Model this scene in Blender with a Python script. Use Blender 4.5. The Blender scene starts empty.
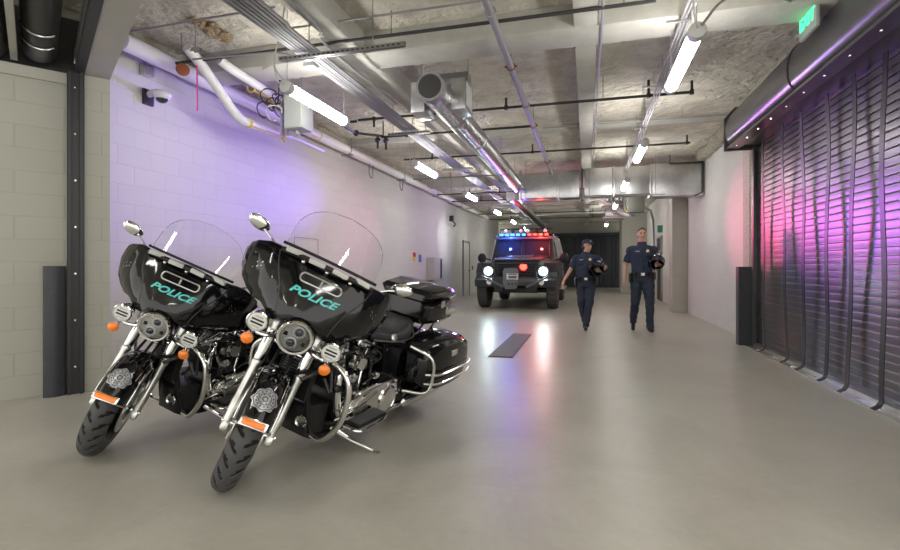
import bpy, bmesh, math, random
from mathutils import Vector, Matrix, noise
from mathutils.bvhtree import BVHTree
random.seed(7)
SC = bpy.context.scene
COL = SC.collection
PI = math.pi
R = math.radians

# ------------------------------------------------------------------ camera, light, exposure
cam_d = bpy.data.cameras.new('camera'); cam = bpy.data.objects.new('camera', cam_d); COL.objects.link(cam)
cam.location = (0, 0, 1.18); cam.rotation_euler = (R(90), 0, R(15.323))
cam_d.sensor_width = 36; cam_d.lens = 20.0; cam_d.shift_y = -9 / 900.0; cam_d.clip_start = 0.05
SC.camera = cam
SC.view_settings.view_transform = 'Standard'; SC.view_settings.look = 'None'
SC.view_settings.exposure = 0.42; SC.view_settings.gamma = 1.0; SC.view_settings.use_curve_mapping = False
SC.cycles.use_denoising = True
SC.cycles.max_bounces = 8; SC.cycles.transparent_max_bounces = 16
world = bpy.data.worlds.new('world'); SC.world = world; world.use_nodes = True
bg = world.node_tree.nodes['Background']; bg.inputs[0].default_value = (0.95, 0.93, 0.88, 1); bg.inputs[1].default_value = 1.5

def lamp(name, kind, loc, energy, color=(1, 1, 1), aim=None, **kw):
    d = bpy.data.lights.new(name, kind); d.energy = energy; d.color = color
    for k, v in kw.items(): setattr(d, k, v)
    o = bpy.data.objects.new(name, d); COL.objects.link(o); o.location = loc
    if aim is not None:
        o.rotation_euler = (Vector(aim) - Vector(loc)).to_track_quat('-Z', 'Y').to_euler()
    return o
LIGHT_Y_LEFT = [4.1, 7.7, 11.2, 14.8, 18.3, 21.9]
LIGHT_Y_RIGHT = [3.9, 7.25, 10.3, 13.9, 17.1, 20.4]
# strobes of the armoured truck's light bar, thrown down the bay
lamp('strobe_violet', 'SPOT', (-2.3, 13.75, 2.25), 3600, (0.27, 0.13, 1.0), (-4.67, 3.9, 2.5), spot_size=R(22), spot_blend=1.0, shadow_soft_size=0.12)
lamp('strobe_magenta', 'SPOT', (-2.0, 13.75, 2.25), 230, (1.0, 0.35, 0.75), (-4.67, 8.0, 1.9), spot_size=R(44), spot_blend=1.0, shadow_soft_size=0.12)
lamp('strobe_red', 'SPOT', (-1.3, 13.75, 2.25), 700, (1.0, 0.12, 0.32), (2.45, 8.8, 1.9), spot_size=R(24), spot_blend=1.0, shadow_soft_size=0.12)
lamp('strobe_overhead', 'SPOT', (-1.9, 13.75, 2.35), 260, (0.32, 0.14, 1.0), (-1.2, 4.0, 3.3), spot_size=R(46), spot_blend=1.0, shadow_soft_size=0.12)
lamp('strobe_on_hood', 'SPOT', (-1.3, 13.75, 2.35), 230, (0.35, 0.12, 1.0), (1.98, 4.6, 3.1), spot_size=R(24), spot_blend=1.0, shadow_soft_size=0.12)
lamp('strobe_on_shutter', 'SPOT', (-1.35, 13.70, 2.25), 190, (1.0, 0.10, 0.55), (2.4, 5.4, 1.9), spot_size=R(21), spot_blend=1.0, shadow_soft_size=0.25)
lamp('strobe_on_shutter_blue', 'SPOT', (-2.1, 13.70, 2.25), 260, (0.25, 0.15, 1.0), (2.4, 5.2, 1.9), spot_size=R(26), spot_blend=1.0, shadow_soft_size=0.25)
for hx in (-2.60, -1.12): lamp('headlamp_beam', 'SPOT', (hx, 13.35, 1.02), 22, (0.80, 0.92, 1.0), (1.2 + hx * 0.2, 5.0, 0.9), spot_size=R(44), spot_blend=1.0, shadow_soft_size=0.10)
lamp('blue_flash', 'POINT', (-2.3, 14.85, 2.02), 30, (0.08, 0.2, 1.0), shadow_soft_size=0.05)
lamp('red_flash', 'POINT', (-1.3, 14.85, 2.02), 34, (1.0, 0.06, 0.05), shadow_soft_size=0.05)
lamp('side_lamp', 'SPOT', (-2.75, 15.6, 2.10), 70, (1.0, 0.95, 1.0), (-4.67, 16.3, 2.05), spot_size=R(60), spot_blend=0.9, shadow_soft_size=0.05)

# ------------------------------------------------------------------ materials
def mat(name, color, rough=0.5, metal=0.0, bump=0.0, bscale=40.0, coat=0.0, vary=0.0, vscale=4.0, emis=None, estr=0.0, spec=0.5, bdist=0.01):
    m = bpy.data.materials.new(name); m.use_nodes = True
    nt = m.node_tree; p = nt.nodes['Principled BSDF']
    p.inputs['Base Color'].default_value = (*color, 1); p.inputs['Roughness'].default_value = rough
    p.inputs['Metallic'].default_value = metal; p.inputs['Coat Weight'].default_value = coat
    p.inputs['Coat Roughness'].default_value = 0.03
    p.inputs['Specular IOR Level'].default_value = spec
    tc = nt.nodes.new('ShaderNodeTexCoord')
    if bump:
        n = nt.nodes.new('ShaderNodeTexNoise'); n.inputs['Scale'].default_value = bscale; n.inputs['Detail'].default_value = 6
        b = nt.nodes.new('ShaderNodeBump'); b.inputs['Strength'].default_value = bump; b.inputs['Distance'].default_value = bdist
        nt.links.new(tc.outputs['Object'], n.inputs['Vector']); nt.links.new(n.outputs['Fac'], b.inputs['Height']); nt.links.new(b.outputs[0], p.inputs['Normal'])
    if vary:
        n = nt.nodes.new('ShaderNodeTexNoise'); n.inputs['Scale'].default_value = vscale; n.inputs['Detail'].default_value = 8; n.inputs['Roughness'].default_value = 0.65
        r = nt.nodes.new('ShaderNodeValToRGB')
        r.color_ramp.elements[0].position = 0.3; r.color_ramp.elements[1].position = 0.7
        r.color_ramp.elements[0].color = (*[c * (1 - vary) for c in color], 1); r.color_ramp.elements[1].color = (*[min(1, c * (1 + vary)) for c in color], 1)
        nt.links.new(tc.outputs['Object'], n.inputs['Vector']); nt.links.new(n.outputs['Fac'], r.inputs[0]); nt.links.new(r.outputs[0], p.inputs['Base Color'])
    if emis:
        p.inputs['Emission Color'].default_value = (*emis, 1); p.inputs['Emission Strength'].default_value = estr
    return m

def block_mat(name, color, axis='Y'):
    """painted concrete block: courses 0.2 m high, blocks 0.4 m long"""
    m = mat(name, color, 0.62, spec=0.35)
    nt = m.node_tree; p = nt.nodes['Principled BSDF']; L = nt.links.new
    tc = nt.nodes.new('ShaderNodeTexCoord'); sp = nt.nodes.new('ShaderNodeSeparateXYZ'); cb = nt.nodes.new('ShaderNodeCombineXYZ')
    L(tc.outputs['Object'], sp.inputs[0]); L(sp.outputs[axis], cb.inputs['X']); L(sp.outputs['Z'], cb.inputs['Y'])
    br = nt.nodes.new('ShaderNodeTexBrick')
    br.inputs['Scale'].default_value = 1.0; br.inputs['Brick Width'].default_value = 0.406; br.inputs['Row Height'].default_value = 0.203
    br.inputs['Mortar Size'].default_value = 0.006; br.inputs['Mortar Smooth'].default_value = 0.5
    br.inputs['Color1'].default_value = (*color, 1); br.inputs['Color2'].default_value = (*[c * 0.965 for c in color], 1)
    br.inputs['Mortar'].default_value = (*[c * 0.92 for c in color], 1)
    L(cb.outputs[0], br.inputs['Vector']); L(br.outputs['Color'], p.inputs['Base Color'])
    n = nt.nodes.new('ShaderNodeTexNoise'); n.inputs['Scale'].default_value = 60; n.inputs['Detail'].default_value = 5; L(tc.outputs['Object'], n.inputs['Vector'])
    mt = nt.nodes.new('ShaderNodeMath'); mt.operation = 'MULTIPLY_ADD'; mt.inputs[1].default_value = 0.35
    iv = nt.nodes.new('ShaderNodeMath'); iv.operation = 'SUBTRACT'; iv.inputs[0].default_value = 1.0; L(br.outputs['Fac'], iv.inputs[1])
    L(n.outputs['Fac'], mt.inputs[0]); L(iv.outputs[0], mt.inputs[2])
    b = nt.nodes.new('ShaderNodeBump'); b.inputs['Strength'].default_value = 0.45; b.inputs['Distance'].default_value = 0.006
    L(mt.outputs[0], b.inputs['Height']); L(b.outputs[0], p.inputs['Normal'])
    return m

def floor_mat():
    m = mat('polished_concrete', (0.36, 0.34, 0.30), 0.3, spec=0.5)
    nt = m.node_tree; p = nt.nodes['Principled BSDF']; L = nt.links.new
    tc = nt.nodes.new('ShaderNodeTexCoord')
    n1 = nt.nodes.new('ShaderNodeTexNoise'); n1.inputs['Scale'].default_value = 1.3; n1.inputs['Detail'].default_value = 9; n1.inputs['Roughness'].default_value = 0.68; n1.inputs['Distortion'].default_value = 0.6
    n2 = nt.nodes.new('ShaderNodeTexNoise'); n2.inputs['Scale'].default_value = 22; n2.inputs['Detail'].default_value = 8; n2.inputs['Roughness'].default_value = 0.7
    L(tc.outputs['Object'], n1.inputs['Vector']); L(tc.outputs['Object'], n2.inputs['Vector'])
    ad = nt.nodes.new('ShaderNodeMath'); ad.operation = 'MULTIPLY_ADD'; ad.inputs[1].default_value = 0.35; L(n2.outputs['Fac'], ad.inputs[0]); L(n1.outputs['Fac'], ad.inputs[2])
    cr = nt.nodes.new('ShaderNodeValToRGB'); cr.color_ramp.elements[0].position = 0.45; cr.color_ramp.elements[1].position = 0.95
    cr.color_ramp.elements[0].color = (0.355, 0.34, 0.285, 1); cr.color_ramp.elements[1].color = (0.50, 0.485, 0.425, 1)
    L(ad.outputs[0], cr.inputs[0]); L(cr.outputs[0], p.inputs['Base Color'])
    rr = nt.nodes.new('ShaderNodeMapRange'); rr.inputs[3].default_value = 0.24; rr.inputs[4].default_value = 0.46
    L(n1.outputs['Fac'], rr.inputs[0]); L(rr.outputs[0], p.inputs['Roughness'])
    b = nt.nodes.new('ShaderNodeBump'); b.inputs['Strength'].default_value = 0.05; b.inputs['Distance'].default_value = 0.004
    L(n2.outputs['Fac'], b.inputs['Height']); L(b.outputs[0], p.inputs['Normal'])
    return m

def glass_mat(name, tint=(1, 1, 1), rough=0.0, ior=1.4):
    m = bpy.data.materials.new(name); m.use_nodes = True; nt = m.node_tree
    for n in list(nt.nodes): nt.nodes.remove(n)
    out = nt.nodes.new('ShaderNodeOutputMaterial'); mx = nt.nodes.new('ShaderNodeMixShader')
    t = nt.nodes.new('ShaderNodeBsdfTransparent'); t.inputs[0].default_value = (*tint, 1)
    g = nt.nodes.new('ShaderNodeBsdfGlossy'); g.inputs['Roughness'].default_value = rough
    fr = nt.nodes.new('ShaderNodeFresnel'); fr.inputs[0].default_value = ior
    nt.links.new(fr.outputs[0], mx.inputs[0]); nt.links.new(t.outputs[0], mx.inputs[1]); nt.links.new(g.outputs[0], mx.inputs[2]); nt.links.new(mx.outputs[0], out.inputs[0])
    return m

M = dict(
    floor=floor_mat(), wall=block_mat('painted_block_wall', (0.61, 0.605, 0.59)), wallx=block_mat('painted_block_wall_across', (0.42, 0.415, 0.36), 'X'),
    deck=mat('sprayed_ceiling_concrete', (0.56, 0.53, 0.455), 0.9, bump=1.0, bscale=9, vary=0.26, vscale=2.6, bdist=0.10),
    beam=mat('ceiling_beam_concrete', (0.47, 0.46, 0.42), 0.85, bump=0.35, bscale=18, vary=0.14, vscale=3),
    plaster=mat('pale_plaster', (0.44, 0.43, 0.375), 0.8, bump=0.1, bscale=50, vary=0.05),
    column=mat('speckled_column_concrete', (0.40, 0.39, 0.35), 0.8, bump=0.5, bscale=45, vary=0.3, vscale=30),
    chrome=mat('chrome', (0.82, 0.82, 0.80), 0.10, 1.0), satin=mat('satin_aluminium', (0.62, 0.62, 0.59), 0.28, 1.0, vary=0.1, vscale=30),
    galv=mat('galvanised_steel', (0.55, 0.55, 0.56), 0.28, 1.0, vary=0.12, vscale=12), conduit=mat('conduit_steel', (0.30, 0.295, 0.31), 0.5, 0.3),
    iron=mat('black_iron_pipe', (0.03, 0.03, 0.03), 0.45), whitepipe=mat('white_pipe_lagging', (0.72, 0.72, 0.72), 0.45, bump=0.05, bscale=60),
    paint=mat('black_gloss_paint', (0.004, 0.004, 0.005), 0.09, spec=0.55), black=mat('black_plastic', (0.012, 0.012, 0.013), 0.38), blackmetal=mat('black_engine_metal', (0.02, 0.02, 0.021), 0.35, 0.5),
    rubber=mat('tyre_rubber', (0.060, 0.060, 0.062), 0.6, bump=0.1, bscale=200), groove_shade=mat('tyre_groove_shade', (0.006, 0.006, 0.006), 0.9), leather=mat('seat_leather', (0.035, 0.036, 0.040), 0.36, bump=0.15, bscale=180),
    amber=mat('amber_lens', (0.85, 0.20, 0.01), 0.15, emis=(1.0, 0.25, 0.0), estr=0.08, coat=0.6, bump=0.4, bscale=90, bdist=0.004), silver=mat('silver_reflector', (0.88, 0.89, 0.86), 0.25, 0.0),
    lens=glass_mat('clear_lens', ior=1.15), shield=glass_mat('windshield_acrylic'), mirrorglass=mat('mirror_glass', (0.8, 0.8, 0.8), 0.03, 1.0),
    teal=mat('teal_reflective_lettering', (0.10, 0.58, 0.55), 0.35), badge=mat('grey_shield_decal', (0.42, 0.42, 0.43), 0.35, 0.4), badgedark=mat('dark_decal', (0.05, 0.05, 0.055), 0.3),
    red=mat('red_lens', (0.35, 0.01, 0.02), 0.15, coat=0.5), ledw=mat('led_module', (0.55, 0.55, 0.52), 0.3),
    guard=mat('dark_rubber_guard', (0.030, 0.034, 0.040), 0.42, bump=0.1, bscale=30, vary=0.2, vscale=14), shutter=mat('dark_shutter_slats', (0.15, 0.145, 0.155), 0.33, 0.8),
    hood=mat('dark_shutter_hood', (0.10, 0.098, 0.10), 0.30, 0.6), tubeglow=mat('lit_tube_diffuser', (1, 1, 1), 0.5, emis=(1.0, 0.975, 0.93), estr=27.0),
    fixture=mat('fixture_plastic', (0.60, 0.60, 0.58), 0.5), yellow=mat('yellow_marker_tape', (0.75, 0.55, 0.03), 0.5), pink=mat('pink_ribbon', (0.95, 0.12, 0.45), 0.6),
    copper=mat('copper_red_fitting', (0.32, 0.10, 0.05), 0.5, 0.4), darkbox=mat('olive_grey_enamel', (0.13, 0.14, 0.12), 0.5), greybox=mat('grey_enamel_box', (0.42, 0.44, 0.42), 0.5), cable=mat('black_cable', (0.02, 0.02, 0.02), 0.5),
    truck=mat('armour_paint', (0.034, 0.038, 0.046), 0.38, 0.1, coat=0.3), truckdark=mat('dark_truck_trim', (0.012, 0.013, 0.015), 0.5), trucklight=mat('hood_edge_paint', (0.10, 0.105, 0.12), 0.35, coat=0.3),
    truckglass=mat('armoured_glass', (0.02, 0.025, 0.04), 0.06, coat=0.5), plate=mat('number_plate', (0.62, 0.64, 0.64), 0.4),
    blueled=mat('blue_led', (0.1, 0.3, 1), 0.3, emis=(0.01, 0.13, 1.0), estr=10), redled=mat('red_led', (1, 0.05, 0.03), 0.3, emis=(1.0, 0.02, 0.012), estr=12), whiteled=mat('headlamp_glow', (1, 1, 1), 0.3, emis=(0.75, 1.0, 0.98), estr=50),
    skin=mat('skin', (0.62, 0.36, 0.26), 0.5), uniform=mat('navy_uniform', (0.026, 0.036, 0.070), 0.8, bump=0.35, bscale=30), trouser=mat('navy_trousers', (0.026, 0.034, 0.058), 0.8, bump=0.35, bscale=26),
    belt=mat('black_leather_belt', (0.010, 0.010, 0.011), 0.4), hair=mat('dark_brown_hair', (0.035, 0.022, 0.015), 0.7), eye=mat('dark_eye', (0.03, 0.02, 0.02), 0.2), gold=mat('gold_badge', (0.75, 0.60, 0.25), 0.3, 0.8), shoe=mat('black_boot', (0.010, 0.010, 0.010), 0.35), white=mat('white_gloss', (0.75, 0.75, 0.75), 0.25),
    patch=mat('shoulder_patch', (0.35, 0.40, 0.50), 0.6), farwall=mat('dark_far_door', (0.040, 0.044, 0.050), 0.5, 0.2), darkgreen=mat('unlit_green_sign', (0.03, 0.22, 0.12), 0.4), green=mat('green_exit_glow', (0.02, 0.8, 0.2), 0.4, emis=(0.03, 0.95, 0.25), estr=2.2), exitplate=mat('exit_sign_plate', (0.30, 0.34, 0.30), 0.2),
    grate=mat('drain_grate', (0.06, 0.058, 0.055), 0.5, 0.6), red_s=mat('red_sign', (0.6, 0.05, 0.04), 0.5), yellow_s=mat('yellow_sign', (0.75, 0.6, 0.1), 0.5), blue_s=mat('blue_sign', (0.05, 0.15, 0.45), 0.5),
    door=mat('pale_steel_door', (0.52, 0.52, 0.50), 0.5), foam=mat('sprayed_foam', (0.36, 0.335, 0.27), 0.95, bump=1.0, bscale=14, vary=0.3, vscale=8, bdist=0.05), stone=mat('tan_patch_foam', (0.34, 0.25, 0.15), 0.95, bump=1, bscale=40, vary=0.4, vscale=60, bdist=0.03),
)

# ------------------------------------------------------------------ mesh helpers
def frame(axis):
    a = Vector(axis).normalized(); u = a.orthogonal().normalized(); return a, u, a.cross(u)
def catmull(pts, n=6):
    P = [Vector(p) for p in pts]
    if len(P) < 3: return P
    Q = [P[0] * 2 - P[1]] + P + [P[-1] * 2 - P[-2]]; out = []
    for i in range(1, len(Q) - 2):
        for k in range(n):
            t = k / n
            out.append(0.5 * ((2 * Q[i]) + (Q[i + 1] - Q[i - 1]) * t + (2 * Q[i - 1] - 5 * Q[i] + 4 * Q[i + 1] - Q[i + 2]) * t * t + (3 * Q[i] - Q[i - 1] - 3 * Q[i + 1] + Q[i + 2]) * t ** 3))
    out.append(P[-1]); return out

class MB:
    def __init__(s): s.bm = bmesh.new()
    def box(s, c, size, rot=None, bev=0.0, seg=2):
        t = bmesh.new(); bmesh.ops.create_cube(t, size=1.0)
        for v in t.verts: v.co = Vector((v.co.x * size[0], v.co.y * size[1], v.co.z * size[2]))
        if bev: bmesh.ops.bevel(t, geom=t.edges[:], offset=bev, segments=seg, profile=0.6, affect='EDGES')
        mx = Matrix.Translation(c) @ (rot.to_4x4() if rot is not None else Matrix.Identity(4))
        s._merge(t, mx); return s
    def _merge(s, t, mx=None):
        if mx is not None: t.transform(mx)
        me = bpy.data.meshes.new('t'); t.to_mesh(me); s.bm.from_mesh(me); bpy.data.meshes.remove(me); t.free()
    def bar(s, a, b, w, h, bev=0.0):
        a, b = Vector(a), Vector(b); d = b - a
        q = d.to_track_quat('X', 'Z').to_matrix(); return s.box((a + b) / 2, (d.length, w, h), q, bev)
    def loft(s, rings, closed=True, cap=True, loop=False):
        vr = [[s.bm.verts.new(p) for p in r] for r in rings]; n = len(vr[0])
        rng = range(len(vr)) if loop else range(len(vr) - 1)
        for i in rng:
            a, b = vr[i], vr[(i + 1) % len(vr)]
            for k in range(n if closed else n - 1):
                try: s.bm.faces.new((a[k], a[(k + 1) % n], b[(k + 1) % n], b[k]))
                except ValueError: pass
        if cap and closed and not loop:
            s.bm.faces.new(vr[0][::-1]); s.bm.faces.new(vr[-1])
        return s
    def tube(s, pts, r, n=8, sm=0, loop=False, cap=True):
        P = catmull(pts, sm) if sm else [Vector(p) for p in pts]
        rr = r if isinstance(r, (list, tuple)) else [r] * len(P)
        if len(rr) != len(P): rr = [rr[min(len(rr) - 1, int(i * len(rr) / len(P)))] for i in range(len(P))]
        rings = []; prev = None
        for i, p in enumerate(P):
            if loop: d = (P[(i + 1) % len(P)] - P[i - 1])
            else: d = (P[min(i + 1, len(P) - 1)] - P[max(i - 1, 0)])
            d.normalize()
            u = d.orthogonal().normalized() if prev is None else (prev - d * prev.dot(d)).normalized()
            prev = u; w = d.cross(u)
            k = 1.0
            if 0 < i < len(P) - 1 and not loop:
                a1 = (P[i] - P[i - 1]).normalized(); k = 1.0 / max(0.5, abs(a1.dot(d)))
            rings.append([p + (u * math.cos(2 * PI * j / n) + w * math.sin(2 * PI * j / n)) * rr[i] * (k if k < 1.5 else 1.5) for j in range(n)])
        return s.loft(rings, cap=cap, loop=loop)
    def lathe(s, o, axis, prof, n=24, cap=True):
        a, u, w = frame(axis); o = Vector(o)
        return s.loft([[o + a * h + (u * math.cos(2 * PI * j / n) + w * math.sin(2 * PI * j / n)) * max(r, 1e-4) for j in range(n)] for r, h in prof], cap=cap)
    def ell(s, c, r, rot=None, n=16, m=10):
        t = bmesh.new(); bmesh.ops.create_uvsphere(t, u_segments=n, v_segments=m, radius=1.0)
        rr = r if isinstance(r, (list, tuple)) else (r, r, r)
        mx = Matrix.Translation(c) @ (rot.to_4x4() if rot is not None else Matrix.Identity(4)) @ Matrix.Diagonal((*rr, 1)); s._merge(t, mx); return s
    def cap(s, a, ra, b, rb, n=12):
        a, b = Vector(a), Vector(b); d = (b - a); L = d.length; ax = d / L
        prof = [(ra * math.sin(t), -ra * math.cos(t)) for t in (0.02, 0.4, 0.8, 1.2, 1.57)] + [(rb * math.cos(t), L + rb * math.sin(t)) for t in (0, 0.4, 0.8, 1.2, 1.55)]
        return s.lathe(a, ax, prof, n)
    def prism(s, poly, off):
        """poly: 3-D points of one face, off: extrusion vector"""
        off = Vector(off); A = [s.bm.verts.new(Vector(p)) for p in poly]; Bv = [s.bm.verts.new(Vector(p) + off) for p in poly]; n = len(A)
        s.bm.faces.new(A[::-1]); s.bm.faces.new(Bv)
        for k in range(n): s.bm.faces.new((A[k], A[(k + 1) % n], Bv[(k + 1) % n], Bv[k]))
        return s
    def grid(s, f, nu, nv):
        g = [[s.bm.verts.new(f(i / nu, j / nv)) for j in range(nv + 1)] for i in range(nu + 1)]
        for i in range(nu):
            for j in range(nv): s.bm.faces.new((g[i][j], g[i + 1][j], g[i + 1][j + 1], g[i][j + 1]))
        return s
    def build(s, name, m, parent=None, tf=None, smooth=38, solid=0.0, sub=0, remesh=0.0, recalc=True, disp=0.0):
        if tf is not None: s.bm.transform(tf)
        if recalc: bmesh.ops.recalc_face_normals(s.bm, faces=s.bm.faces[:])
        me = bpy.data.meshes.new(name); s.bm.to_mesh(me); s.bm.free()
        me.materials.append(M[m] if isinstance(m, str) else m)
        o = bpy.data.objects.new(name, me); COL.objects.link(o)
        if solid: md = o.modifiers.new('s', 'SOLIDIFY'); md.thickness = solid; md.offset = 0
        if remesh:
            md = o.modifiers.new('r', 'REMESH'); md.mode = 'VOXEL'; md.voxel_size = remesh; md.use_smooth_shade = True
            md = o.modifiers.new('sm', 'SMOOTH'); md.iterations = 3; md.factor = 0.5
        if sub: md = o.modifiers.new('u', 'SUBSURF'); md.levels = sub; md.render_levels = sub
        if o.modifiers:
            bpy.context.view_layer.update()
            dg = bpy.context.evaluated_depsgraph_get(); nm = bpy.data.meshes.new_from_object(o.evaluated_get(dg)); o.modifiers.clear(); old = o.data; o.data = nm; bpy.data.meshes.remove(old)
            nm.name = name; me = nm
        if disp:
            for v in me.vertices: v.co += v.normal * disp * noise.noise(v.co * 14)
        if smooth:
            for p in me.polygons: p.use_smooth = True
            if not remesh: me.set_sharp_from_angle(angle=R(smooth))
        o.parent = parent
        return o

def thing(name, label, cat, loc=(0, 0, 0), rz=0.0, group=None):
    o = bpy.data.objects.new(name, None); COL.objects.link(o); o.location = loc; o.rotation_euler = (0, 0, rz); o.empty_display_size = 0.1
    o['label'] = label; o['category'] = cat
    if group: o['group'] = group
    return o
def tag(o, label, cat, group=None, kind=None):
    o['label'] = label; o['category'] = cat
    if group: o['group'] = group
    if kind: o['kind'] = kind
    return o
def struct(o, label=None):
    o['kind'] = 'structure'
    if label: o['label'] = label
    return o
def recentre(o, p):
    p = Vector(p); o.data.transform(Matrix.Translation(-p)); o.location = p; return o
def copy_tree(o, parent=None):
    c = o.copy(); COL.objects.link(c); c.parent = parent
    for ch in list(o.children): copy_tree(ch, c)
    return c
def text_mesh(body, size, ext, bold=0.0, shear=0.0):
    cu = bpy.data.curves.new('t', 'FONT'); cu.body = body; cu.size = size; cu.extrude = ext; cu.offset = bold; cu.shear = shear; cu.align_x = 'CENTER'; cu.align_y = 'CENTER'; cu.resolution_u = 3
    o = bpy.data.objects.new('t', cu); COL.objects.link(o); bpy.context.view_layer.update()
    me = bpy.data.meshes.new_from_object(o.evaluated_get(bpy.context.evaluated_depsgraph_get())); bpy.data.objects.remove(o); bpy.data.curves.remove(cu)
    t = MB(); t.bm.from_mesh(me); bpy.data.meshes.remove(me); return t
# ------------------------------------------------------------------ setting
WL, WR = -4.67, 2.45
DECK = 3.62
fl = MB(); fl.box((-1.2, 12, -0.1), (9.4, 40, 0.2)); struct(fl.build('floor', 'floor', smooth=0), 'pale polished concrete floor')
ce = MB(); ce.box((-1.2, 13.0, DECK + 0.1), (9.4, 38, 0.2)); struct(ce.build('ceiling', 'deck', smooth=0), 'rough sprayed concrete ceiling')
# longitudinal and cross beams
n = 0
def beam(c, size, nm='trim'):
    global n; n += 1
    b = MB(); b.box(c, size, bev=0.02); struct(b.build('trim_%d' % n, 'beam'), 'painted concrete ceiling beam')
for X in (-0.01, -2.35): beam((X, 16, 3.52), (0.22, 26, 0.24))
for Y, w, h in ((5.0, 0.42, 0.24), (8.9, 0.16, 0.12), (13.6, 0.42, 0.22), (17.9, 0.3, 0.2), (22.2, 0.4, 0.22)): beam((-1.1, Y, DECK - h / 2 + 0.01), (7.1, w, h))
b = MB(); b.box((WL - 0.1, 15.5, 1.81), (0.2, 23.2, 3.62)); struct(b.build('wall_left', 'wall', smooth=0), 'painted concrete block wall')
# right wall in pieces: door opening 2.2 .. 8.3
b = MB(); b.box((WR + 0.1, 17.65, 1.81), (0.2, 18.7, 3.62)); b.box((WR + 0.1, 5.0, 3.27), (0.2, 6.6, 0.7)); struct(b.build('wall_right', 'wall', smooth=0), 'painted concrete block wall')
b = MB(); b.box((WR + 0.03, 8.32, 1.5), (0.26, 0.10, 2.98)); b.box((WR - 0.05, 8.52, 1.5), (0.14, 0.32, 2.98), bev=0.01); struct(b.build('trim_20', 'column'), 'speckled concrete door jamb')
b = MB(); b.box((2.27, 14.0, 1.6), (0.36, 0.5, 3.2), bev=0.015); struct(b.build('trim_21', 'plaster'), 'concrete wall column')
b = MB(); b.box((2.15, 14.0, 3.26), (0.6, 0.55, 0.12), bev=0.015); struct(b.build('trim_22', 'plaster'), 'concrete bracket beam over the column')
b = MB(); b.box((1.95, 23.5, 1.81), (1.0, 1.6, 3.62)); struct(b.build('trim_23', 'plaster'), 'pale wall pier at the end of the bay')
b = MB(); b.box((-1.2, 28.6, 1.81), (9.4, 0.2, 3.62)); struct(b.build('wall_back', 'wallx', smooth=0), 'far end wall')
# far dark folding doors
d = thing('folding_door', 'wide dark panelled door closing the far end of the bay', 'door', (-1.0, 28.4, 0)); d['kind'] = 'structure'; d.name = 'door_2'
for k in range(9):
    b = MB(); b.box((-2.4 + k * 0.62, 0, 1.42), (0.60, 0.08, 2.8), bev=0.01); b.box((-2.4 + k * 0.62, -0.05, 1.42), (0.05, 0.04, 2.8)); b.build('door_panel', 'farwall', d)
b = MB(); b.box((0.08, -0.05, 2.9), (5.7, 0.25, 0.16)); b.build('door_track', 'farwall', d)
# left diagonal door opening
E_ = Vector((0.82, -0.572, 0)); N_ = Vector((0.572, 0.82, 0)); P0 = Vector((-4.54, 3.61, 0))
def poly_z(b, pts, z0, z1): b.prism([(p[0], p[1], z0) for p in pts], (0, 0, z1 - z0))
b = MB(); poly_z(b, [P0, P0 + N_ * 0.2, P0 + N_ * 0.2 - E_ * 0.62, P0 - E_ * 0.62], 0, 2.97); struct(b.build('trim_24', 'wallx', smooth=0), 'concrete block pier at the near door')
b = MB(); poly_z(b, [P0 - E_ * 0.7, P0 - E_ * 0.7 + N_ * 0.2, P0 + N_ * 0.2 + E_ * 7.5, P0 + E_ * 7.5], 2.97, 3.62); struct(b.build('trim_25', 'plaster', smooth=0), 'pale door header beam')
Pv = P0 - E_ * 0.06
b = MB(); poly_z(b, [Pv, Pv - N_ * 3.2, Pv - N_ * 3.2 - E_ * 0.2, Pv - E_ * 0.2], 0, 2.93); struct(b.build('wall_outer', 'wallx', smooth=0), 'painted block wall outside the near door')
b = MB(); b.prism([Pv + Vector((0, 0, 2.86)) - N_ * 0.10, Pv - N_ * 3.0 + Vector((0, 0, 2.86)), Pv - N_ * 3.0 + Vector((0, 0, 2.96)), Pv - N_ * 0.10 + Vector((0, 0, 2.96))], E_ * 0.03); struct(b.build('trim_26', 'plaster', smooth=0), 'ledge on top of the outer block wall')
b = MB(); q_ = Pv - E_ * 0.35; poly_z(b, [q_, q_ - N_ * 3.2, q_ - N_ * 3.2 - E_ * 0.2, q_ - E_ * 0.2], 2.93, 3.62); poly_z(b, [q_ - E_ * 0.2 + N_ * 0.3, q_ - N_ * 3.2 - E_ * 0.2, q_ - N_ * 3.2 - E_ * 2, q_ - E_ * 2 + N_ * 0.3], 2.85, 2.93); struct(b.build('trim_27', 'hood', smooth=0), 'dark panels added above the outer block wall to shut out sky light')  # panels added to block world light; their dark colour stands in for shade
# near left rolling door: guide rail with bolts, coil and hood overhead
dn = thing('door_3', 'black door guide and overhead coil of the near rolling door', 'door', P0); dn['kind'] = 'structure'
b = MB(); c0 = E_ * -0.0
poly_z(b, [E_ * 0.0 - N_ * 0.13, E_ * 0.025 - N_ * 0.13, E_ * 0.025, E_ * 0.0], 0.0, 2.97)
poly_z(b, [E_ * -0.04 - N_ * 0.012, E_ * -0.04 - N_ * 0.035, E_ * 0.06 - N_ * 0.035, E_ * 0.06 - N_ * 0.012], 0.0, 2.97)
poly_z(b, [E_ * -0.04 - N_ * 0.10, E_ * -0.04 - N_ * 0.12, E_ * 0.045 - N_ * 0.12, E_ * 0.045 - N_ * 0.10], 0.0, 2.97)
b.build('guide_rail', 'iron', dn)
for k in range(7):
    b = MB(); b.lathe(E_ * 0.045 - N_ * 0.065 + Vector((0, 0, 0.25 + k * 0.43)) - E_ * 0.02, E_, [(0.014, 0), (0.014, 0.008), (0.006, 0.014)], 8); b.build('bolt', 'chrome', dn)
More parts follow.
